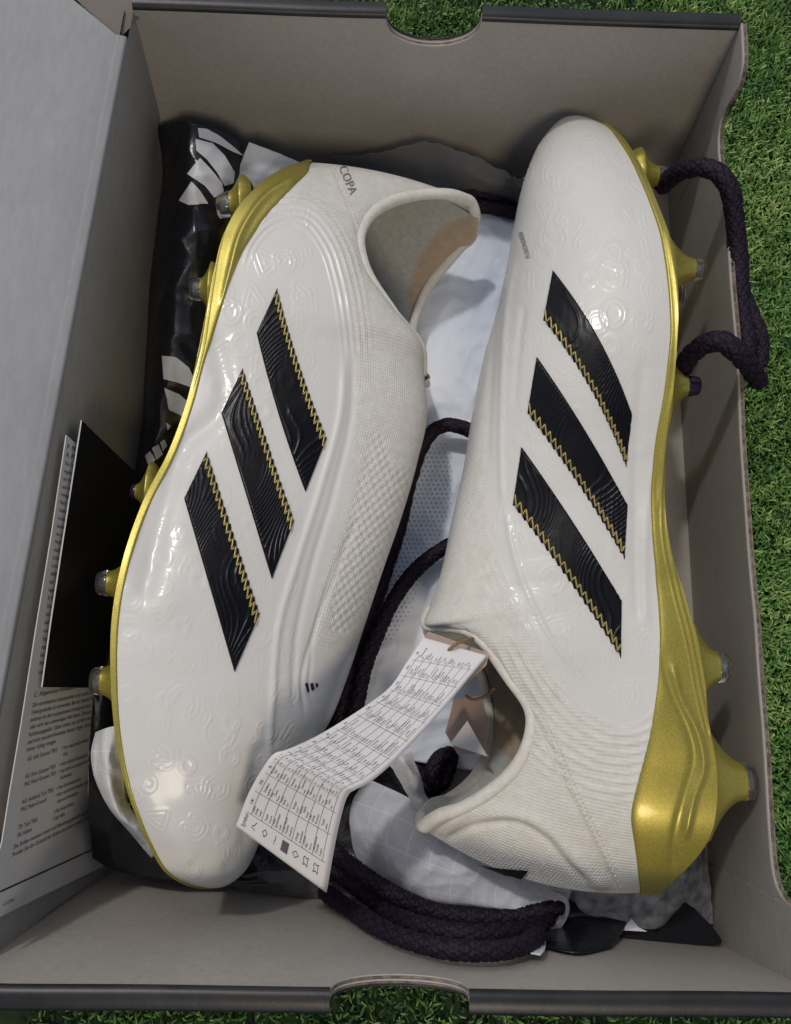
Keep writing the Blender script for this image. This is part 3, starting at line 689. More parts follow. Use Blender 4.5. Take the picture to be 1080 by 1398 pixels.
def scatter(Q, seed, x0, x1, y0, y1, step=46, amp=.015):
    r_ = np.random.default_rng(seed); h = np.zeros(len(Q)); rings = []; st_ = []
    for y_ in np.arange(y0, y1, step):
        for x_ in np.arange(x0, x1, step):
            cx, cy = x_+r_.uniform(-14, 14), y_+r_.uniform(-14, 14); k = r_.integers(0, 5)
            if k < 2: rings.append((cx, cy, r_.uniform(6, 12), 2))
            else: st_ += letters(cx, cy, r_.uniform(14, 24), r_.uniform(0, 6.3), 'CPA'[k-2])
    return ring_marks(Q, rings, amp)+stroke_marks(Q, st_, amp, 1.5)
def wobble(Q, seed, amp=.035):
    r_ = np.random.default_rng(seed); h = np.zeros(len(Q))
    for k in range(9):
        a = r_.uniform(0, 3.14); f = r_.uniform(.015, .06); h += np.sin((Q[:, 0]*np.cos(a)+Q[:, 1]*np.sin(a))*f+r_.uniform(0, 6)+1.3*np.sin(Q[:, 1]*f*.7))/9*(.03/f)**.5
    return amp*h
class DecoL:
    suede = [(596, 318), (622, 300), (655, 290), (650, 335), (600, 390), (560, 425), (556, 400), (572, 350)]  # outline of the painted warm light inside the left collar
    def __call__(s, Q):
        h = np.zeros(len(Q)); x, y = Q[:, 0], Q[:, 1]
        h += ridges(Q, [(338, 372), (352, 335), (378, 310), (410, 308), (434, 335), (452, 385), (462, 440), (468, 500)], 8.5, 5, .04, -1)
        h += crease(Q, [(452, 225), (470, 265), (485, 305), (492, 335)], 2.2, -.04)
        h += crease(Q, [(470, 470), (466, 560), (440, 660), (405, 770), (382, 850), (372, 960), (365, 1060)], 5, .07)+crease(Q, [(482, 470), (480, 560), (456, 670), (424, 780), (405, 870), (400, 980)], 5, -.06)
        h += crease(Q, [(492, 700), (460, 780), (430, 860), (412, 930), (418, 985)], 3.5, -.05)+crease(Q, [(480, 720), (440, 820), (425, 900), (430, 960), (450, 965)], 3, -.03)
        h += crease(Q, [(290, 440), (300, 560), (250, 610), (225, 690), (205, 770), (190, 840)], 14, -.10)
        h += .25*np.exp(-(((x-222)/34)**2+((y-820)/30)**2))*.35-.09*np.exp(-(((x-205)/26)**2+((y-760)/50)**2))
        h += crease(Q, [(352, 1010), (345, 1090), (330, 1160), (300, 1195)], 10, -.08)+crease(Q, [(378, 1010), (365, 1090), (345, 1150)], 9, .06)
        h += crease(Q, [(182, 1060), (215, 1120), (265, 1180)], 16, .05)
        h += dots(Q, [(512, 588), (528, 600), (536, 640), (560, 640), (556, 700), (528, 770), (500, 840), (470, 865), (450, 862), (455, 820), (470, 740), (490, 660), (505, 600)], 10.5, .075, .25)
        h += ring_marks(Q, [(189, 886, 9, 3), (437, 462, 8, 3), (242, 730, 9, 2), (330, 470, 10, 2), (250, 960, 14, 3), (225, 1030, 12, 2), (300, 1000, 13, 2), (395, 690, 8, 2), (300, 400, 8, 2), (245, 840, 12, 2), (360, 560, 7, 2)], .011)
        h += stroke_marks(Q, letters(421, 410, 22, .3, 'A')+letters(180, 960, 24, 1.8, 'A')+letters(310, 520, 20, 1.2, 'P')+letters(408, 345, 18, .9, 'C')+letters(330, 1010, 26, .4, 'P')+letters(262, 900, 26, 1.9, 'C')+letters(440, 520, 16, .5, 'P'), .011)
        h += scatter(Q, 3, 170, 440, 300, 1180)+wobble(Q, 4)
        kn = softin(Q, np.array([(450, 200), (700, 240), (640, 500), (600, 700), (520, 860), (460, 905), (428, 880), (436, 800), (470, 700), (484, 600), (486, 470), (470, 380), (462, 320), (440, 260)], float), 5)
        kn = np.maximum(kn, softin(Q, np.array([(395, 275), (440, 215), (500, 215), (500, 400), (490, 470), (478, 400), (455, 320), (430, 285)], float), 6))
        return h, kn
    def gold(s, Q):
        h = crease(Q, [(415, 240), (365, 270), (330, 320), (316, 370), (305, 430)], 5, .10)
        h += ridges(Q, [(312, 300), (300, 350), (290, 410), (278, 480), (262, 540)], 5, 3, .02, 1)
        return h
class DecoR:
    suede = [(660, 890), (700, 900), (745, 930), (745, 1010), (712, 1052), (690, 1030), (668, 1012), (672, 960)]  # right collar: area of lining tinted as if lit by the warm lamp
    def __call__(s, Q):
        h = np.zeros(len(Q)); x, y = Q[:, 0], Q[:, 1]
        h += ridges(Q, [(720, 850), (745, 900), (775, 945), (808, 975), (845, 990), (880, 982), (900, 955)], 13, 8, .045, 1, .08)
        h += ridges(Q, [(672, 745), (700, 810), (735, 875), (762, 920), (790, 950)], 10, 3, .035, 1)
        h += crease(Q, [(705, 345), (692, 420), (686, 520), (684, 620), (686, 700)], 4.5, .055)+crease(Q, [(694, 350), (676, 430), (668, 540), (664, 640)], 6, -.05)+crease(Q, [(716, 410), (706, 500), (702, 560)], 5, -.04)
        h += crease(Q, [(690, 690), (700, 750), (725, 820), (765, 890), (800, 930)], 4, .05)
        h += crease(Q, [(725, 978), (745, 1010), (770, 1070), (800, 1130), (830, 1190), (842, 1215)], 3, -.1)
        h += crease(Q, [(585, 1150), (640, 1115), (700, 1112), (745, 1130), (780, 1165), (810, 1200), (845, 1208)], 11, .13)+crease(Q, [(600, 1150), (650, 1128), (710, 1124), (745, 1146), (775, 1180), (810, 1210)], 6, -.12)
        h += crease(Q, [(590, 1140), (640, 1120), (690, 1090), (725, 1050), (738, 1000)], 8, -.06)
        h += crease(Q, [(880, 480), (870, 600), (868, 760), (872, 860)], 7, -.06)+crease(Q, [(895, 620), (880, 740), (882, 860)], 6, .05)
        h += dots(Q, [(640, 600), (648, 605), (650, 690), (640, 720), (628, 700), (630, 640)], 7, .05, .1)
        m_ = softin(Q, np.array([(580, 1160), (640, 1130), (720, 1040), (760, 1040), (830, 1200), (700, 1190)], float), 8); h -= .006*m_*(np.cos(x*.55)*np.cos(y*.55) > .55)
        h += ring_marks(Q, [(835, 375, 9, 3), (881, 363, 8, 2), (838, 340, 7, 2), (760, 310, 9, 2), (755, 325, 12, 2), (732, 825, 12, 3), (855, 950, 12, 2), (715, 600, 8, 2), (770, 250, 10, 2), (815, 220, 8, 2), (690, 720, 10, 2), (845, 745, 9, 2), (880, 480, 10, 2), (878, 900, 10, 2), (815, 440, 10, 2)], .012)
        h += stroke_marks(Q, letters(736, 782, 26, 1.4, 'P')+letters(772, 882, 34, .4, 'A')+letters(818, 905, 24, 1.2, 'P')+letters(845, 300, 20, 2.4, 'P')+letters(790, 280, 26, 2.2, 'A')+letters(720, 450, 16, 1.2, 'C')+letters(800, 960, 20, .6, 'C')+letters(760, 700, 20, .9, 'C')+letters(880, 430, 22, .5, 'A'), .012)
        h += scatter(Q, 5, 700, 890, 200, 960)+wobble(Q, 6)
        kn = softin(Q, np.array([(672, 440), (640, 700), (560, 860), (560, 1220), (850, 1240), (872, 1180), (862, 1060), (880, 1010), (840, 990), (780, 960), (745, 905), (700, 820), (672, 740), (664, 640), (668, 540)], float), 6)
        return h, kn
    def gold(s, Q):
        h = crease(Q, [(900, 880), (912, 930), (935, 985), (946, 1030), (935, 1080), (922, 1130), (915, 1200)], 6, -.05)+crease(Q, [(915, 900), (926, 950), (950, 1000), (958, 1045), (944, 1090), (932, 1150)], 5, .09)
        h += ridges(Q, [(912, 560), (902, 650), (902, 730), (915, 800), (935, 880), (948, 950), (962, 1010)], 7.5, 4, .035, -1, .05)
        h += crease(Q, [(905, 300), (922, 400), (922, 500), (905, 600), (898, 700)], 3, .05)
        return h

KL = [((291, 1212), (294, 1212), None, .1, 0, 5.0), ((262, 1208), (312, 1207), None, 1.5, 0, 5.0), ((228, 1190), (334, 1190), None, 2.5, 0, 5.1), ((200, 1150), (352, 1155), None, 3.3, 0, 5.2),
      ((172, 1085), (375, 1095), None, 4.1, 0, 5.3), ((155, 1010), (412, 1040), None, 4.6, 0, 5.35), ((148, 930), (450, 985), None, 4.8, 0, 5.35), ((149, 850), (474, 925), None, 4.8, 0, 5.35),
      ((163, 770), (499, 850), None, 4.7, 0, 5.3), ((190, 690), (524, 775), None, 4.4, 0, 5.2), ((225, 620), (550, 700), None, 4.0, 0, 5.1), ((250, 550), (570, 630), None, 3.8, 0, 5.1),
      ((266, 480), (583, 560), None, 3.7, 0, 5.1), ((271, 455), (579, 515), (580, 516), 3.7, 0, 5.1), ((277, 425), (577, 478), (583, 525), 3.7, .9, 5.1), ((287, 372), (538, 425), (566, 478), 3.6, 2.0, 5.1), ((300, 325), (499, 365), (566, 435), 3.5, 2.5, 5.1),
      ((322, 285), (493, 318), (585, 390), 3.3, 2.5, 5.1, -.1), ((350, 258), (512, 288), (605, 365), 2.9, 2.2, 5.1, -.2), ((385, 236), (560, 268), (628, 338), 2.1, 1.7, 5.1, -.3), ((407, 228), (618, 267), (646, 318), 1.3, 1.15, 5.1, -.4), ((420, 222), (645, 277), (649, 292), .3, .2, 5.1, -.4)]
KR = [((796, 166), (792, 166), None, .1, 0, 5.2), ((818, 169), (762, 174), None, 1.5, 0, 5.2), ((845, 190), (737, 200), None, 2.5, 0, 5.3), ((872, 230), (716, 245), None, 3.4, 0, 5.4),
      ((896, 285), (702, 308), None, 4.2, 0, 5.5), ((915, 340), (691, 368), None, 4.6, 0, 5.5), ((923, 400), (679, 422), None, 4.8, 0, 5.5), ((922, 470), (660, 490), None, 4.8, 0, 5.5),
      ((916, 545), (645, 565), None, 4.5, 0, 5.4), ((908, 610), (633, 638), None, 4.1, 0, 5.3), ((906, 670), (617, 710), None, 3.8, 0, 5.2), ((911, 735), (601, 785), None, 3.7, 0, 5.2),
      ((920, 770), (586, 830), (587, 831), 3.65, 0, 5.2), ((926, 790), (578, 852), (582, 858), 3.6, .6, 5.2), ((938, 830), (608, 858), (592, 870), 3.6, 1.4, 5.2), ((948, 865), (640, 864), (616, 885), 3.6, 2.2, 5.2), ((960, 925), (698, 930), (656, 920), 3.5, 2.5, 5.2),
      ((966, 985), (724, 972), (668, 975), 3.4, 2.5, 5.2), ((978, 1050), (719, 1020), (666, 1022), 3.1, 2.4, 5.2, -.1), ((975, 1120), (692, 1062), (650, 1060), 2.7, 2.0, 5.2, -.25), ((945, 1172), (632, 1103), (612, 1092), 1.8, 1.4, 5.2, -.45), ((914, 1202), (596, 1116), (588, 1101), 1.1, .9, 5.2, -.65), ((898, 1217), (577, 1130), (575, 1117), .3, .2, 5.2, -.8)]
goldL = [(262, 1218), (240, 1203), (211, 1169), (186, 1117), (168, 1060), (157, 983), (153, 898), (156, 850), (165, 812), (182, 726), (214, 666), (243, 606), (260, 545), (279, 490), (297, 434), (313, 382), (333, 340), (360, 298), (397, 259), (420, 236), (424, 215)]
goldR = [(815, 160), (830, 172), (860, 215), (885, 270), (902, 320), (912, 380), (917, 455), (907, 540), (895, 605), (888, 675), (892, 740), (899, 805), (902, 870), (900, 925), (890, 995), (870, 1070), (860, 1110), (868, 1160), (877, 1225)]

BL, rootL, upL, bvL = build_boot('football_boot', KL, -1, 5.1, 'white boot on the left, toe towards the viewer, sole against the printed leaflet', DecoL(), goldL, (-5, 9, .4))
BR, rootR, upR, bvR = build_boot('football_boot', KR, 1, 5.2, 'white boot on the right, toe at the far end, gold heel by the wavy wall', DecoR(), goldR, (9, 10, .4))
SL = [[(378, 394), (350, 455), (417, 673), (446, 600)], [(331, 503), (302, 565), (371, 792), (401, 713)], [(282, 617), (251, 681), (320, 919), (354, 840)]]
SR = [[(742, 436), (755, 368), (863, 565), (855, 638)], [(720, 563), (733, 486), (857, 690), (853, 763)], [(700, 688), (712, 609), (849, 820), (848, 898)]]
sL = [stripe(bvL, rootL, q, 0, bend=b_) for q, b_ in zip(SL, (4, 0, 0))]
sR = [stripe(bvR, rootR, q, 0, bend=b_) for q, b_ in zip(SR, (-10, -4, -3))]
def print_on(bv, parent, name, txt, x, y, size, rot, m, h=.02, stretch=1.):
    ik = Ink(); ik.text(txt, 0, 0, size, stretch); q = np.vstack(ik.V); c, s_ = math.cos(rot), math.sin(rot)
    Q = np.c_[x+q[:, 0]*c+q[:, 1]*s_, y+q[:, 0]*s_-q[:, 1]*c]; p = []
    for a in Q:
        r = cast(bv, *a); p.append(r[0]+r[1]*h if r else P(a[0], a[1], 8))
    return mesh(name, np.array(p), ik.F, m, parent, smooth=False)
print_on(bvL, rootL, 'heel_lettering', 'COPA', 462, 229, 17, 1.18, 'grey_print', .03, .9)
print_on(bvR, rootR, 'side_lettering', 'FUSIONSKIN', 725, 352, 9.5, -1.865, 'grey_print', .03, .7)
print_on(bvL, rootL, 'pressed_lettering', 'COPA', 283, 722, 17, 1.25, 'stripe', .125, .8)
print_on(bvR, rootR, 'pressed_lettering', 'COPA', 808, 480, 14, 1.0, 'stripe', .125, .8)
def bars_on(bv, parent, name, polys, m, h=.025):
    V = []; Fc = []
    for pl in polys:
        a, b, c, d = [np.array(t, float) for t in pl]; n0 = len(V)
        for i in range(5):
            for j in range(3):
                u, v = i/4, j/2; q = a*(1-u)*(1-v)+b*u*(1-v)+c*u*v+d*(1-u)*v; r = cast(bv, *q); V.append(r[0]+r[1]*h if r else P(*q, 5.))
        Fc += [tuple(n0+k for k in f) for f in grid_faces(5, 3)]
    return mesh(name, V, Fc, m, parent)
def stitches(bv, root, line, n, m='collar'):
    pts = smoothline(line, n*2); V = []; Fc = []; k0 = 0
    for a, b in zip(pts[::2], pts[1::2]):
        ra, rb_ = cast(bv, *a), cast(bv, *b)
        if not ra or not rb_: continue
        p = np.array([ra[0]-ra[1]*.01, ra[0]*.7+rb_[0]*.3+ra[1]*.035, ra[0]*.3+rb_[0]*.7+ra[1]*.035, rb_[0]-rb_[1]*.01]); v, f = tube_arrays(p, .028, 5); V.append(v); Fc += [tuple(q+k0 for q in g) for g in f.tolist()]; k0 += len(v)
    mesh('seam_stitching', np.vstack(V), Fc, m, root)
stitches(bvR, rootR, [(733, 975), (752, 1010), (778, 1070), (806, 1128), (836, 1188), (848, 1212)], 34)
stitches(bvR, rootR, [(738, 972), (757, 1007), (783, 1067), (811, 1125), (841, 1185)], 34)
stitches(bvL, rootL, [(456, 228), (474, 268), (488, 305)], 14)
bars_on(bvL, rootL, 'three_bar_mark', [[(416, 933), (419, 945), (422, 945), (420, 932)], [(423, 933), (425, 943), (429, 941), (427, 932)], [(430, 933), (431, 939), (434, 937), (433, 932)]], 'logo_black')
bars_on(bvR, rootR, 'heel_mark', [[(652, 1181), (690, 1196), (712, 1198), (722, 1186)]], 'logo_black', .09)

# studs
for a in [(330, 275, 6.8, (-1, -.3, .0), .5, 1.2, .8, .52, .55), (288, 395, 6.9, (-1, -.05, 0), .4, 1.2, .75, .45, .45), (176, 797, 7.0, (-1, 0, 0), .75, 1.0, .8, .48, .42), (170, 930, 6.9, (-1, 0, 0), .8, 1.2, .9, .52, .4),
          (200, 1078, 5.0, (-1, -.1, 0), .5, .9, .8, .5, .4), (345, 330, 2.5, (-1, .1, 0), .8, 1.4, 1.1, .5, .4), (255, 850, 1.7, (-1, 0, 0), .6, 1., .9, .5, .4)]:
    stud(rootL, *a)
stud(rootL, 204, 672, 7., (-1, 0, 0), .5, 1.2, .8, .3, .2, 'purple')
for a in [(874, 240, 6.6, (1, .0, .0), .75, 1.25, .9, .43, .45), (912, 367, 6.8, (1, 0, 0), 1.1, 1.4, .9, .44, .42), (944, 910, 6.8, (1, .0, .0), .95, 1.9, 1.0, .58, .45), (958, 1060, 6.5, (1, -.1, 0), 1.5, 2.3, 1.3, .68, .4),
          (895, 400, 2.5, (1, 0, 0), .9, 1.2, 1.0, .5, .4), (900, 1000, 2.5, (1, 0, 0), .9, 1.6, 1.1, .55, .4)]:
    stud(rootR, *a)
stud(rootR, 908, 528, 6.8, (1, .05, 0), .9, 1.9, .9, .42, .5, 'purple')

# ------------------------------------------------------------------ papers on the left wall
_a, _b, _c = [np.array([wlx(y, z), y, z]) for y, z in ((12, 9.), (-7, 9.), (-7, 1.))]
_n = np.cross(_b-_a, _c-_a); _n /= np.linalg.norm(_n); _n *= np.sign(_n[0])
def WL(px, py, off=0.):                    # the flat leaflet plane, just inside the wall
    d = R@_ray(px, py); o_ = _a+_n*(off+.12); return ORG+d*(np.dot(o_-ORG, _n)/np.dot(d, _n))
lf = empty('instruction_leaflet', (-10, 0, 1), 'white instruction leaflet with small black text standing against the left wall', 'leaflet')
cor = [WL(91, 594, .25), WL(-25, 1330, .25), WL(-25, 1268, .25)]
LPx = [(91, 594), (112, 613), (150, 645), (190, 700), (185, 900), (175, 1000), (165, 1100), (158, 1174), (120, 1193), (60, 1222), (0, 1252), (-30, 1266), (-30, 1225), (0, 1160), (3, 1150), (14, 1080), (30, 985), (49, 862), (70, 735)]
lp_ = [WL(a, b, .25) for a, b in LPx]
slab('sheet', lp_, (-.04, 0, 0), 'leaf', 'leaf', lf)
def on_leaf(off):
    o0 = WL(46, 952, off); o1 = WL(180, 925, off); o2 = WL(22, 1130, off)        # text frame: x along the page's width (down the wall), y down the page (towards us)
    return lambda q: np.array([WLp(q_, o0, o1, o2, off) for q_ in q])
def WLp(q, o0, o1, o2, off): return o0+(o1-o0)*q[0]+(o2-o0)*(-q[1])
ik = Ink()
lines = ["C. Allgemeine Hinweise", "Die verschiedenen Aussensohlen sind je nach Einsatz auf verschiedenen", "Untergruenden zu verwenden. Bei der falschen Verwendung auf einem", "anderen als dem vorgesehenen Untergrund kann die Sohle beschaedigt", "oder nicht den notwendigen Halt bieten. Dadurch besteht erhoehte",
         "Verletzungsgefahr. Daher immer nur auf dem jeweils empfohlenen", "und nicht zweckentfremdeten Boden tragen. Schuhe pruefen und", "immer richtig reinigen.", ("SG: Soft Ground TRX", "-> fuer nasse, weiche Boeden und langes"), ("", "    Gras"), ("FG: Firm Ground TRX", "-> fuer trockene Rasenplaetze"), ("HG: Hard Ground TRX", "-> fuer harte und ausgetrocknete Boeden"),
         ("", "    Aschenplatz"), ("AG: Artificial Turf TRX", "-> fuer Kunstrasenplaetze"), ("MG: Multi-Ground", "-> fuer verschiedene Boeden, Gras und Kunst-"), ("", "    rasen und Hartplaetze"), ("TF: Turf TRX", "-> fuer harten Boden"), ("IN: Indoor", "-> fuer Halle"), "Die Stollen muessen immer auf Abnutzung geprueft werden.", "Pruefen Sie den Zustand der Stollen vor jedem Spiel und nach dem Spielen."]
y = -.0
for i, t in enumerate(lines):
    sz = .05; st = .56
    if isinstance(t, tuple):
        ik.text(t[0], .02, y, sz, st); ik.text(t[1], .31, y, sz, st*.8)
    else: ik.text(t, .0 if i else .0, y, sz*(1.05 if i == 0 else 1), st*(1.25 if i == 0 else 1))
    y -= .078 if i in (0, 7, 9, 12, 15, 17) else .058
ik.build('body_text', on_leaf(.262), 'ink', lf)
ik = Ink()
o0, o1, o2 = WL(89, 602, .262), WL(112, 612, .262), WL(57, 850, .262)
yy = -.0
words = ["P  PFLEGE", "A. Pflegehinweise", "Die Schuhe", "regelmaessig", "mit Wasser", "und Seife", "reinigen.", "Nach dem", "Gebrauch", "trocknen", "lassen und", "nie auf die", "Heizung", "stellen.", "Schuhe nur", "trocken und", "luftig in", "der Tasche", "lagern.", "B. Pflegemittel", "Das Leder", "mit Fett", "behandeln", "und mit", "Papier", "stopfen.", "Nur milde", "Mittel", "nutzen."]
for i, w_ in enumerate(words):
    ik.text(w_, .15, -.04-i*.044, .031 if i > 1 else .045, 5.5)
ik.build('column_text', lambda q: np.array([WLp(q_, o0, o1, o2, .262) for q_ in q]), 'ink', lf)
ik = Ink()
a, b = WL(0, 1219, .262), WL(128, 1160, .262)
mesh('rule', [a, b, b+[0, .06, 0], a+[0, .06, 0]], [(0, 1, 2, 3)], 'ink', lf, smooth=False)
tgo = [WL(4, 1238, .262), WL(60, 1212, .262), WL(-2, 1262, .262)]
ik.text('COM', 0, 0, .36, .3)
ik.build('footer_text', lambda q: np.array([WLp(q_, *tgo, .262) for q_ in q]), 'greyink', lf)
cp = [(112, 574), (150, 611), (196, 655), (200, 800), (195, 940), (125, 939), (58, 938), (70, 850), (85, 750)]
tag(slab('black_card', [WL(a, b, .42) for a, b in cp], (-.05, 0, 0), 'blackcard', 'leaf', None), 'plain black card with a pointed corner covering part of the leaflet', 'card')

def PN(px, py, z, m=.55):                  # as P, but lifted where the near wall would be in the way
    for _ in range(60):
        p = P(px, py, z)
        if p[1] > nwy(p[0], p[2])+m: return p
        z += .1
    return p
# ------------------------------------------------------------------ soft things in the box
bb = empty('black_bag', (-9, 12, 0), 'crumpled glossy black plastic bag with white bar logos under the left boot', 'plastic bag')
bag = sheet('film', [[(214, 172, 4.0), (255, 166, 6.0), (300, 176, 5.6), (338, 205, 4.4), (360, 250, 2.)],
               [(222, 230, 3.4), (252, 225, 5.6), (300, 240, 5.2), (340, 270, 3.6), (400, 330, 1.)],
               [(215, 300, 2.6), (245, 300, 4.8), (290, 310, 4.6), (330, 340, 3.), (420, 420, .8)],
               [(203, 400, 2.2), (232, 400, 4.4), (275, 405, 4.0), (330, 430, 2.4), (430, 520, .8)],
               [(198, 500, 1.8), (220, 500, 4.0), (262, 505, 3.8), (320, 520, 2.), (440, 620, .8)],
               [(190, 610, 1.6), (205, 610, 3.6), (240, 610, 3.4), (320, 640, 1.8), (450, 720, .8)],
               [(150, 760, 1.2), (180, 760, 2.8), (230, 760, 2.0), (330, 780, 1.2), (480, 860, .6)],
               [(128, 945, 5.6), (150, 945, 5.4), (190, 960, 3.6), (330, 980, .9), (560, 1000, .5)],
               [(120, 1080, 5.8), (150, 1080, 5.2), (200, 1090, 3.8), (350, 1100, .8), (600, 1090, .4)],
               [(126, 1172, 3.6), (165, 1190, 3.0), (240, 1203, 2.8), (350, 1206, 2.0), (540, 1200, 1.)]], 'blackbag', bb, 220, 120, .17, 3, 1.25, thick=.02)
bat, BLu, BLv, BB, BN = o_at[bag.name]
bvB = BVHTree.FromPolygons([tuple(v) for v in BB.reshape(-1, 3)], [tuple(f) for f in grid_faces(*BB.shape[:2]).tolist()])
def patch(name, poly, bv, m, parent, h=.03, zf=3.):
    """a printed patch: triangulated outline laid on the sheet below"""
    poly = np.array(poly, float); lo, hi = poly.min(0), poly.max(0); st = 2.2; xs = np.arange(lo[0], hi[0]+st, st); ys_ = np.arange(lo[1], hi[1]+st, st)
    X_, Y_ = np.meshgrid(xs, ys_, indexing='ij'); Q = np.c_[X_.ravel(), Y_.ravel()]
    # snap outside points near the border to the border
    pl = np.vstack([poly, poly[:1]]); ins = inside(Q, poly); d, _, _ = seg_dist(Q, pl)
    close = np.zeros(len(Q), bool)
    for i_ in np.where(~ins & (d < st*1.5))[0]:
        best = None
        for a, b in zip(pl[:-1], pl[1:]):
            e = b-a; t = np.clip((Q[i_]-a)@e/(e@e), 0, 1); p = a+t*e; D = np.linalg.norm(Q[i_]-p)
            if best is None or D < best[0]: best = (D, p)
        Q[i_] = best[1]; close[i_] = True
    ok = (ins | close).reshape(len(xs), len(ys_)); V = []
    for q, o_ in zip(Q, ok.ravel()):
        if not o_: V.append((0, 0, zf)); continue
        r = cast(bv, *q); V.append(r[0]+r[1]*h if r else P(*q, zf))
    Fc = [f for f in grid_faces(len(xs), len(ys_)).tolist() if all(ok.ravel()[k] for k in f)]
    used = sorted({k for f in Fc for k in f}); mp = {k: i for i, k in enumerate(used)}
    return mesh(name, [V[k] for k in used], [tuple(mp[k] for k in f) for f in Fc], m, parent)
for pl in ([(270, 175), (282, 176), (300, 186), (320, 202), (332, 213), (318, 208), (296, 196), (272, 188)],
           [(267, 190), (290, 196), (306, 212), (320, 236), (318, 250), (306, 254), (296, 236), (282, 218), (268, 206)],
           [(273, 216), (288, 232), (303, 250), (305, 264), (292, 270), (280, 254), (256, 238)],
           [(262, 248), (274, 262), (284, 278), (258, 280), (245, 274)],
           [(222, 486), (240, 488), (258, 502), (266, 520), (262, 530), (246, 524), (224, 518)],
           [(225, 530), (244, 538), (260, 552), (256, 574), (244, 566), (230, 560)],
           [(226, 577), (233, 582), (228, 588)],
           [(199, 622), (206, 616), (212, 628), (204, 636)], [(208, 612), (216, 606), (222, 620), (213, 628)], [(218, 604), (224, 600), (228, 608), (222, 616)]):
    patch('white_bar_logo', pl, bvB, 'logo_white', bb, .04, 4)

dbag = empty('drawstring_bag', (1, 6, 0), 'pale blue and white ripstop drawstring bag with dotted print lying between the boots', 'drawstring bag')
cb = sheet('cloth', [[(600, 285, .8), (640, 285, 1.0), (700, 290, 1.1), (800, 300, 1.)],
                [(540, 380, .8), (620, 370, 1.3), (690, 370, 1.5), (800, 380, 1.2)],
                [(520, 480, .9), (600, 480, 1.4), (670, 480, 1.7), (790, 480, 1.3)],
                [(530, 600, .7), (590, 600, 1.2), (650, 600, 1.6), (780, 600, 1.2)],
                [(510, 720, .6), (560, 720, 1.1), (620, 720, 1.5), (760, 720, 1.2)],
                [(490, 840, .6), (540, 840, 1.0), (600, 840, 1.3), (740, 850, 1.1)],
                [(475, 940, .6), (520, 940, .9), (580, 960, 1.0), (720, 970, 1.)],
                [(465, 1010, .5), (510, 1020, .7), (570, 1040, .8), (700, 1060, .9)]], 'cloth', dbag, 160, 80, .11, 5, 1.9, thick=.03)
_, _, _, CB, CN = o_at[cb.name]
bvC = BVHTree.FromPolygons([tuple(v) for v in CB.reshape(-1, 3)], [tuple(f) for f in grid_faces(*CB.shape[:2]).tolist()])
V = []; Fc = []
dp = np.array([(572, 628), (600, 618), (602, 680), (592, 720), (560, 780), (545, 830), (520, 870), (500, 880), (508, 800), (530, 730), (560, 660)], float)
k = 0
for iy in range(0, 45):
    for ix in range(0, 22):
        q = np.array([490+ix*6.6+(iy % 2)*3.3+(850-(600+iy*6.2))*.12, 600+iy*6.2]); s_ = softin(q[None], dp, 22)[0]
        if s_ < .12: continue
        r = cast(bvC, *q)
        if not r: continue
        rad = .075*min(1, .35+s_); a = np.linspace(0, 2*np.pi, 6, endpoint=False); n0 = len(V)
        for t in a: V.append(r[0]+[rad*math.cos(t), rad*math.sin(t), .02])
        Fc.append(tuple(range(n0, n0+6)))
tag(mesh('dot_print', V, Fc, 'bluedot', dbag, smooth=False), kind='stuff')
# the near end of the bag: ripstop with grid lines and a turned hem
sheet('ripstop_panel', [[(500, 1062, 1.6), (560, 1090, 2.6), (620, 1128, 3.2), (700, 1165, 3.4), (800, 1175, 2.6)],
                        [(480, 1098, 2.0), (540, 1120, 3.2), (600, 1150, 3.6), (690, 1195, 3.6), (782, 1215, 2.8)],
                        [(478, 1140, 2.0), (530, 1160, 3.2), (590, 1185, 3.6), (680, 1215, 3.6), (778, 1228, 3.0)],
                        [(492, 1180, 1.6), (540, 1205, 2.6), (590, 1225, 3.2), (680, 1238, 3.6), (765, 1250, 3.0)],
                        [(520, 1205, 1.2), (560, 1220, 2.0), (605, 1238, 2.6), (690, 1246, 3.2), (756, 1275, 2.4)]], 'ripstop', dbag, 90, 130, .11, 11, 1.7, thick=.04, uvs=1.1)
sheet('hem', [[(742, 1212, 3.2), (770, 1222, 3.2), (778, 1240, 3.), (770, 1262, 2.6), (752, 1282, 2.2)],
              [(732, 1222, 3.4), (757, 1230, 3.4), (764, 1246, 3.2), (758, 1264, 2.8), (746, 1276, 2.4)]], 'ripstop', dbag, 10, 50, .0, 1, thick=.05, uvs=.3)
sheet('hem', [[(728, 1275, 2.6), PN(738, 1290, 2.5, .3), PN(720, 1302, 2.5, .3)], [(745, 1278, 2.8), PN(744, 1296, 2.5, .3), PN(738, 1305, 2.5, .3)]], 'ripstop', dbag, 16, 20, .05, 1, thick=.05, uvs=.3)
sheet('gathered_neck', [[(528, 1040, 4.2), (545, 1030, 5.), (562, 1026, 4.8)], [(548, 1070, 3.6), (560, 1062, 4.4), (574, 1060, 4.0)], [(566, 1105, 3.0), (574, 1092, 3.8), (583, 1088, 3.4)], [(585, 1125, 2.4), (588, 1112, 3.0), (598, 1095, 2.8)]], 'ripstop', dbag, 40, 30, .1, 6, 3., thick=.04, uvs=.7)
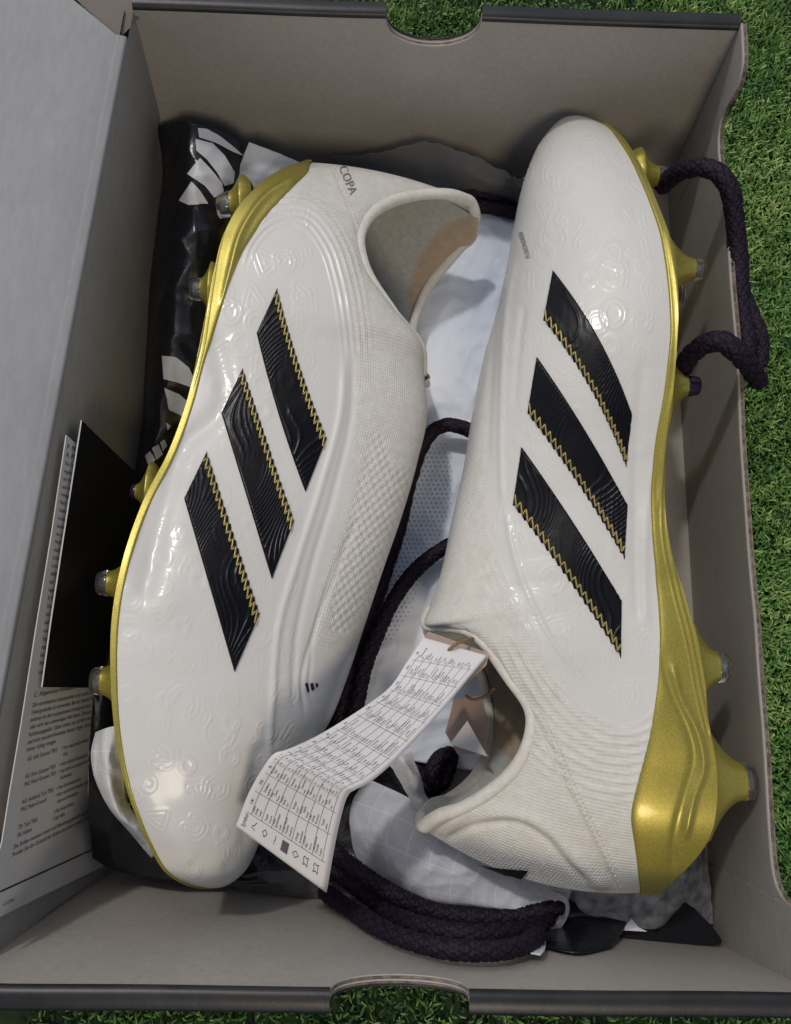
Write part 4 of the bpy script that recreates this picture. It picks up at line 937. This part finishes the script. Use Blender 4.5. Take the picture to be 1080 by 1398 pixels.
sheet('corner_fold', [[(130, 1000, 6.4), (145, 994, 7.0), (162, 990, 6.6)], [(124, 1030, 6.4), (145, 1030, 7.), (168, 1035, 6.4)], [(130, 1065, 6.2), (150, 1072, 6.8), (172, 1085, 5.4)], [(150, 1105, 5.4), (163, 1112, 6.2), (186, 1115, 5.4)], [(180, 1140, 4.8), (188, 1138, 5.4), (205, 1140, 5.)], [(207, 1172, 4.4), (213, 1166, 4.8), (222, 1165, 4.6)]], 'ripstop', dbag, 50, 40, .12, 8, 3., thick=.04, uvs=1.2)
sheet('corner_fold', [[(340, 194, 5.0), (370, 205, 5.0), (410, 222, 4.6)], [(328, 225, 4.6), (360, 235, 4.8), (400, 255, 4.2)], [(320, 262, 4.0), (350, 270, 4.0), (390, 290, 3.6)]], 'ripstop', dbag, 30, 30, .03, 9, 2., thick=.04, uvs=1.2)

# cords
cd = empty('braided_cord', (0, 0, 0), 'thick braided purple-black cord bundled in loops at the near end between toe and heel', 'cord', 'thick purple-black drawstring cords')
cord('strand', [P(*a) for a in [(690, 612, 2.4), (655, 594, 2.7), (632, 584, 2.7), (612, 580, 2.6), (592, 588, 2.2), (576, 610, 1.9), (562, 650, 1.6), (545, 720, 1.4), (520, 800, 1.3), (492, 880, 1.4), (470, 950, 1.5), (455, 1030, 1.2), (440, 1100, .9)]], cd)
cord('strand', [P(*a) for a in [(680, 720, 2.4), (640, 732, 2.6), (600, 752, 2.4), (568, 778, 2.2), (540, 815, 2.1), (518, 860, 2.1), (500, 905, 2.2), (488, 960, 2.2), (470, 1030, 1.8), (455, 1100, 1.4), (440, 1150, 1.2)]], cd)
cord('strand', [PN(*a) for a in [(430, 1140, 2.6), (462, 1168, 3.2), (500, 1196, 3.6), (540, 1222, 3.6), (590, 1243, 3.4), (650, 1252, 3.4), (705, 1250, 3.4), (745, 1243, 3.4), (770, 1236, 3.)]], cd)
cord('strand', [PN(*a) for a in [(440, 1215, 1.6), (470, 1236, 2.), (510, 1262, 2.2), (560, 1284, 2.4), (620, 1297, 2.4), (680, 1298, 2.4), (715, 1290, 2.4), (738, 1274, 2.4)]], cd)
cord('strand', [PN(*a) for a in [(448, 1180, 2.0), (480, 1206, 2.2), (518, 1236, 2.4), (570, 1262, 2.8), (640, 1275, 3.), (700, 1272, 3.), (738, 1262, 3.), (750, 1250, 2.8)]], cd)
cord('strand', [PN(*a) for a in [(560, 1235, 1.3), (600, 1240, 2.2), (660, 1246, 2.6), (720, 1240, 2.9), (750, 1236, 2.8)]], cd)
cd3 = empty('braided_cord', (2, 25, 0), 'dark cord knot on the pale cloth seen through the right boot collar', 'cord', 'thick purple-black drawstring cords')
cord('strand', [P(*a) for a in [(598, 1075, 1.2), (590, 1055, 1.8), (600, 1035, 1.8), (615, 1030, 1.5), (612, 1050, 1.2), (602, 1070, 1.0), (585, 1072, 1.0), (580, 1050, 1.2)]], cd3)
cd4 = empty('braided_cord', (2, 25, 0), 'dark cord lying under the far wall between the boot collar and the far toe', 'cord', 'thick purple-black drawstring cords')
cord('strand', [P(*a) for a in [(600, 262, 1.4), (640, 262, 1.5), (680, 268, 1.5), (720, 275, 1.2), (760, 280, 1.)]], cd4)
cord('strand', [P(*a) for a in [(620, 280, 1.4), (660, 282, 1.5), (700, 290, 1.5), (740, 300, 1.2)]], cd4)
cd2 = empty('braided_cord', (14.8, 20, 3), 'braided purple-black cord looping over the right wall onto the grass', 'cord', 'thick purple-black drawstring cords')
def Q_(px, py, x): return PX(px, py, x)
cord('strand', [P(900, 258, 6.), P(918, 241, 7.2), P(940, 231, 8.3), P(962, 229, 8.9), P(980, 236, 9.1), P(994, 254, 9.), P(1002, 290, 8.4), P(1006, 340, 7.6), P(1009, 390, 7.2), P(1013, 430, 7.), P(1018, 465, 7.), P(1016, 495, 6.8), P(1010, 520, 6.4)], cd2, .38)
cord('strand', [P(1004, 300, 6.2), P(1010, 350, 6.), P(1014, 400, 6.), P(1026, 432, 6.2), P(1036, 455, 6.2), P(1039, 480, 6.), P(1034, 505, 5.8)], cd2, .36)
cord('strand', [P(922, 520, 5.5), P(934, 498, 7.), P(948, 480, 8.2), P(968, 468, 9.), P(985, 466, 9.3), P(1003, 478, 9.2), P(1018, 494, 8.6), P(1030, 510, 7.8), P(1037, 524, 7.)], cd2, .4)

# films, tissue
tag(sheet('clear_film', [[(455, 215, 3.0), (520, 208, 3.6), (580, 195, 4.2), (640, 210, 4.0), (700, 240, 3.)], [(470, 240, 2.0), (530, 232, 2.6), (590, 225, 3.0), (650, 240, 3.0), (710, 262, 2.)], [(480, 280, 1.), (540, 270, 1.4), (600, 262, 1.6), (660, 262, 1.8), (720, 290, 1.)]], 'film', None, 90, 130, .17, 21, 2.2, thick=.02), 'crumpled greyish see-through film along the foot of the far wall', 'plastic film')
tag(sheet('black_sheet', [[(440, 225, 1.5), (560, 230, 1.8), (700, 255, 1.8), (860, 300, .8)], [(460, 300, .6), (560, 300, .6), (680, 305, .6), (840, 340, .4)]], 'blackbag', None, 40, 60, .1, 23, 1.2, thick=.02), 'black plastic sheet behind the collar of the left boot at the far end', 'plastic sheet')
tag(sheet('tissue_paper', [[(740, 1180, 2.4), (800, 1190, 2.6), (880, 1190, 2.8), (930, 1150, 2.6), (958, 1130, 1.6)], [(770, 1215, 2.4), (830, 1222, 2.6), (890, 1215, 2.6), (945, 1190, 2.2), (966, 1180, 1.)], [(790, 1252, 1.8), (840, 1262, 1.8), (890, 1268, 1.7), (936, 1258, 1.4), (975, 1262, .5)]], 'tissue', None, 90, 110, .09, 31, 1.9, thick=.02), 'rumpled grey tissue paper under the heel of the right boot', 'tissue paper')
tag(sheet('black_pouch', [[(735, 1235, 2.2), (780, 1225, 2.2), (850, 1240, 1.8)], [(742, 1265, 2.2), (790, 1262, 2.4), (855, 1262, 2.1)], [PN(735, 1290, 1.6, .15), PN(790, 1300, 1.6, .15), PN(835, 1292, 1.6, .15)]], 'blackbag', None, 30, 40, .05, 35, 1., thick=.05), 'small black pouch with a turned corner beside the cord bundle', 'pouch')
bc = [(936, 1232), (948, 1240), (966, 1258), (978, 1272), (986, 1284), (984, 1290), (972, 1291), (930, 1288), (880, 1284), (830, 1288), (845, 1278), (900, 1272)]
tag(slab('black_corner_card', [P(a, b, 2.0) for a, b in bc], (0, 0, -.06), 'blackcard', 'blackcard', None), 'glossy black pointed card poking out from under the tissue in the near right corner', 'card')
tag(slab('white_scrap', [P(*a) for a in [(862, 1254, 2.3), (872, 1266, 2.1), (884, 1272, 2.1), (850, 1270, 2.2)]], (0, 0, -.03), 'flannel', 'flannel', None), 'tiny white paper corner on the grey tissue', 'paper scrap')
tag(sheet('grey_film', [[(300, 1200, 1.6), (370, 1190, 2.4), (440, 1190, 1.8)], [(330, 1218, 1.), (380, 1222, 1.2), (470, 1232, .8)]], 'film', None, 30, 50, .12, 41, 2., thick=.02), 'crumpled see-through film under the toe of the left boot', 'plastic film')

# ------------------------------------------------------------------ tags
hg = empty('hang_tag', (3, 2, 6), 'brown cardboard hang tag tied with string inside the right boot collar', 'hang tag')
slab('card', [P(*a) for a in [(585, 862, 7.0), (668, 892, 8.), (664, 908, 8.), (648, 924, 7.9), (600, 960, 7.7), (565, 925, 7.0), (571, 885, 6.9)]], (0, .01, -.05), 'brown', 'brown', hg)
tube('string', [P(610, 891, 7.7), P(612, 888, 8.2), P(622, 880, 8.4), P(635, 874, 8.2), P(650, 872, 7.4)], .06, 'string', hg)
slab('card', [P(*a) for a in [(620, 955, 4.2), (655, 950, 4.6), (668, 985, 4.4), (664, 1028, 4.0), (625, 1030, 3.6), (608, 1000, 3.8)]], (0, 0, -.05), 'brown', 'brown', hg)
slab('white_fold', [P(*a) for a in [(638, 984, 5.0), (666, 1033, 4.6), (614, 1016, 4.4)]], (0, 0, -.04), 'paper', 'paper', hg)
tube('string', [P(636, 950, 5.2), P(645, 955, 5.4), (P(660, 952, 5.4)), P(675, 940, 5.0)], .06, 'string', hg)
bk = empty('care_booklet', (-2, -1, 8), 'long folded white care booklet with tiny multilingual table curving over the left toe', 'booklet')
left = [(578, 870, 8.2), (556, 903, 8.4), (533, 937, 8.8), (500, 963, 9.3), (453, 993, 9.9), (420, 1011, 10.4), (392, 1023, 10.8), (375, 1029, 10.9), (362, 1044, 10.7), (340, 1082, 10.0), (322, 1128, 9.2)]
right = [(665, 895, 8.2), (645, 918, 8.4), (610, 960, 8.6), (575, 999, 9.0), (535, 1040, 9.5), (505, 1065, 9.9), (484, 1076, 10.1), (474, 1083, 10.0), (466, 1103, 9.6), (455, 1150, 8.7), (443, 1217, 7.6)]
ctrl = [[l, tuple((np.array(l)+np.array(r))/2), r] for l, r in zip(left, right)]
tops_ = sheet('page', ctrl, 'paper', bk, 160, 20, 0, thick=.02)
for k in range(1, 4):
    c2 = [[(a-.0, b, z-.07*k) if i < 2 else (a+1.0*k*(ii/10), b+.6*k, z-.09*k) for i, (a, b, z) in enumerate(row)] for ii, row in enumerate(ctrl)]
    sheet('page', c2, 'paper', bk, 100, 8, 0, thick=.015)
at, LU, LV, _, _ = o_at[tops_.name]
def on_book(q):                            # q: x runs up the booklet from its free end (cm), y across from the right edge (cm)
    return at(1-q[:, 0]/LU, 1-q[:, 1]/LV, .012)
ik = Ink(); iG = Ink()
langs = ['UK', 'DE', 'FR', 'ES', 'IT', 'NL', 'PT', 'DK', 'SE', 'FI', 'GR', 'PL', 'CZ', 'HU', 'SK', 'TR', 'RU', 'EE', 'LT', 'LV', 'SI', 'HR', 'RO', 'BG', 'CN', 'JP', 'KR']
wd = ['Upper', 'Leather', 'Coated leather', 'Textile', 'Other material', 'Lining', 'Outsole', 'Obermaterial', 'Laufsohle', 'Leder', 'Textil', 'Dessus', 'Doublure', 'Semelle', 'Cuir', 'Synthetique', 'Empeine', 'Cuero', 'Forro', 'Suela', 'Tomaia', 'Fodera', 'Suola', 'Bovenwerk', 'Voering', 'Ovrigt', 'Laeder', 'Kangas', 'Skora', 'Podszewka', 'Bor', 'Deri']
rows_ = 8; x = .75; kk = 0
for r in range(rows_):
    yb = LV*(.93-r*.117)
    ik_y = yb-.02
    iG.line(.55, ik_y-.06, LU-.9, ik_y-.06, .012)
x = .62
while x < LU-.75:
    cw = .66
    iG.line(x-.06, LV*.05, x-.06, LV*.95, .010)
    for r in range(rows_):
        yb = LV*(.93-r*.117)-.02
        if r == 0: ik.text(langs[kk % len(langs)], x+.2, yb, .12, 1.)
        else:
            w_ = wd[(kk*7+r*5) % len(wd)]; ik.text(w_, x+.0+.05*(kk*r % 3), yb+.11, .095, .85); ik.text(wd[(kk*5+r*3) % len(wd)], x, yb+.0, .08, .8)
            if (kk+r) % 3 < 2: ik.text(wd[(kk*3+r) % len(wd)], x+.02, yb+.2, .08, .8)
    x += cw; kk += 1
def picto(ii, cx, cy, s_):
    shp = {0: [(-1, -.4), (-.6, .5), (-.1, .5), (.1, 0), (.9, -.2), (1, -.5)], 1: [(-.9, 0), (0, .6), (.9, 0), (0, -.6), (-.9, 0)], 2: [(-1, 0), (-.3, .1), (.2, -.1), (1, 0)], 4: [(-.7, 0), (0, .8), (.7, 0), (0, -.8), (-.7, 0)],
           5: [(-.9, -.6), (-.5, 0), (-.9, .6), (-.2, .45), (.3, .7), (.9, .5), (.6, 0), (.9, -.6), (.2, -.4), (-.3, -.5), (-.9, -.6)]}
    s2 = shp.get(ii, shp[5]); ik.poly([(cx+s_*a, cy+s_*b) for a, b in s2], .015)
ik.text('Symbol', .12, LV*.93-.02, .15, .9)
for r in range(1, 8):
    yb = LV*(.93-r*.117)+.05
    if r == 4: iG.fill([(.2, yb-.09), (.46, yb-.09), (.46, yb+.11), (.2, yb+.11)])
    else: picto({1: 0, 2: 1, 3: 2, 5: 4, 6: 5, 7: 5}[r], .33, yb, .11)
ik.build('booklet_text', on_book, 'ink', bk); iG.build('table_rules', on_book, 'greyink', bk)
bpy.context.view_layer.update()
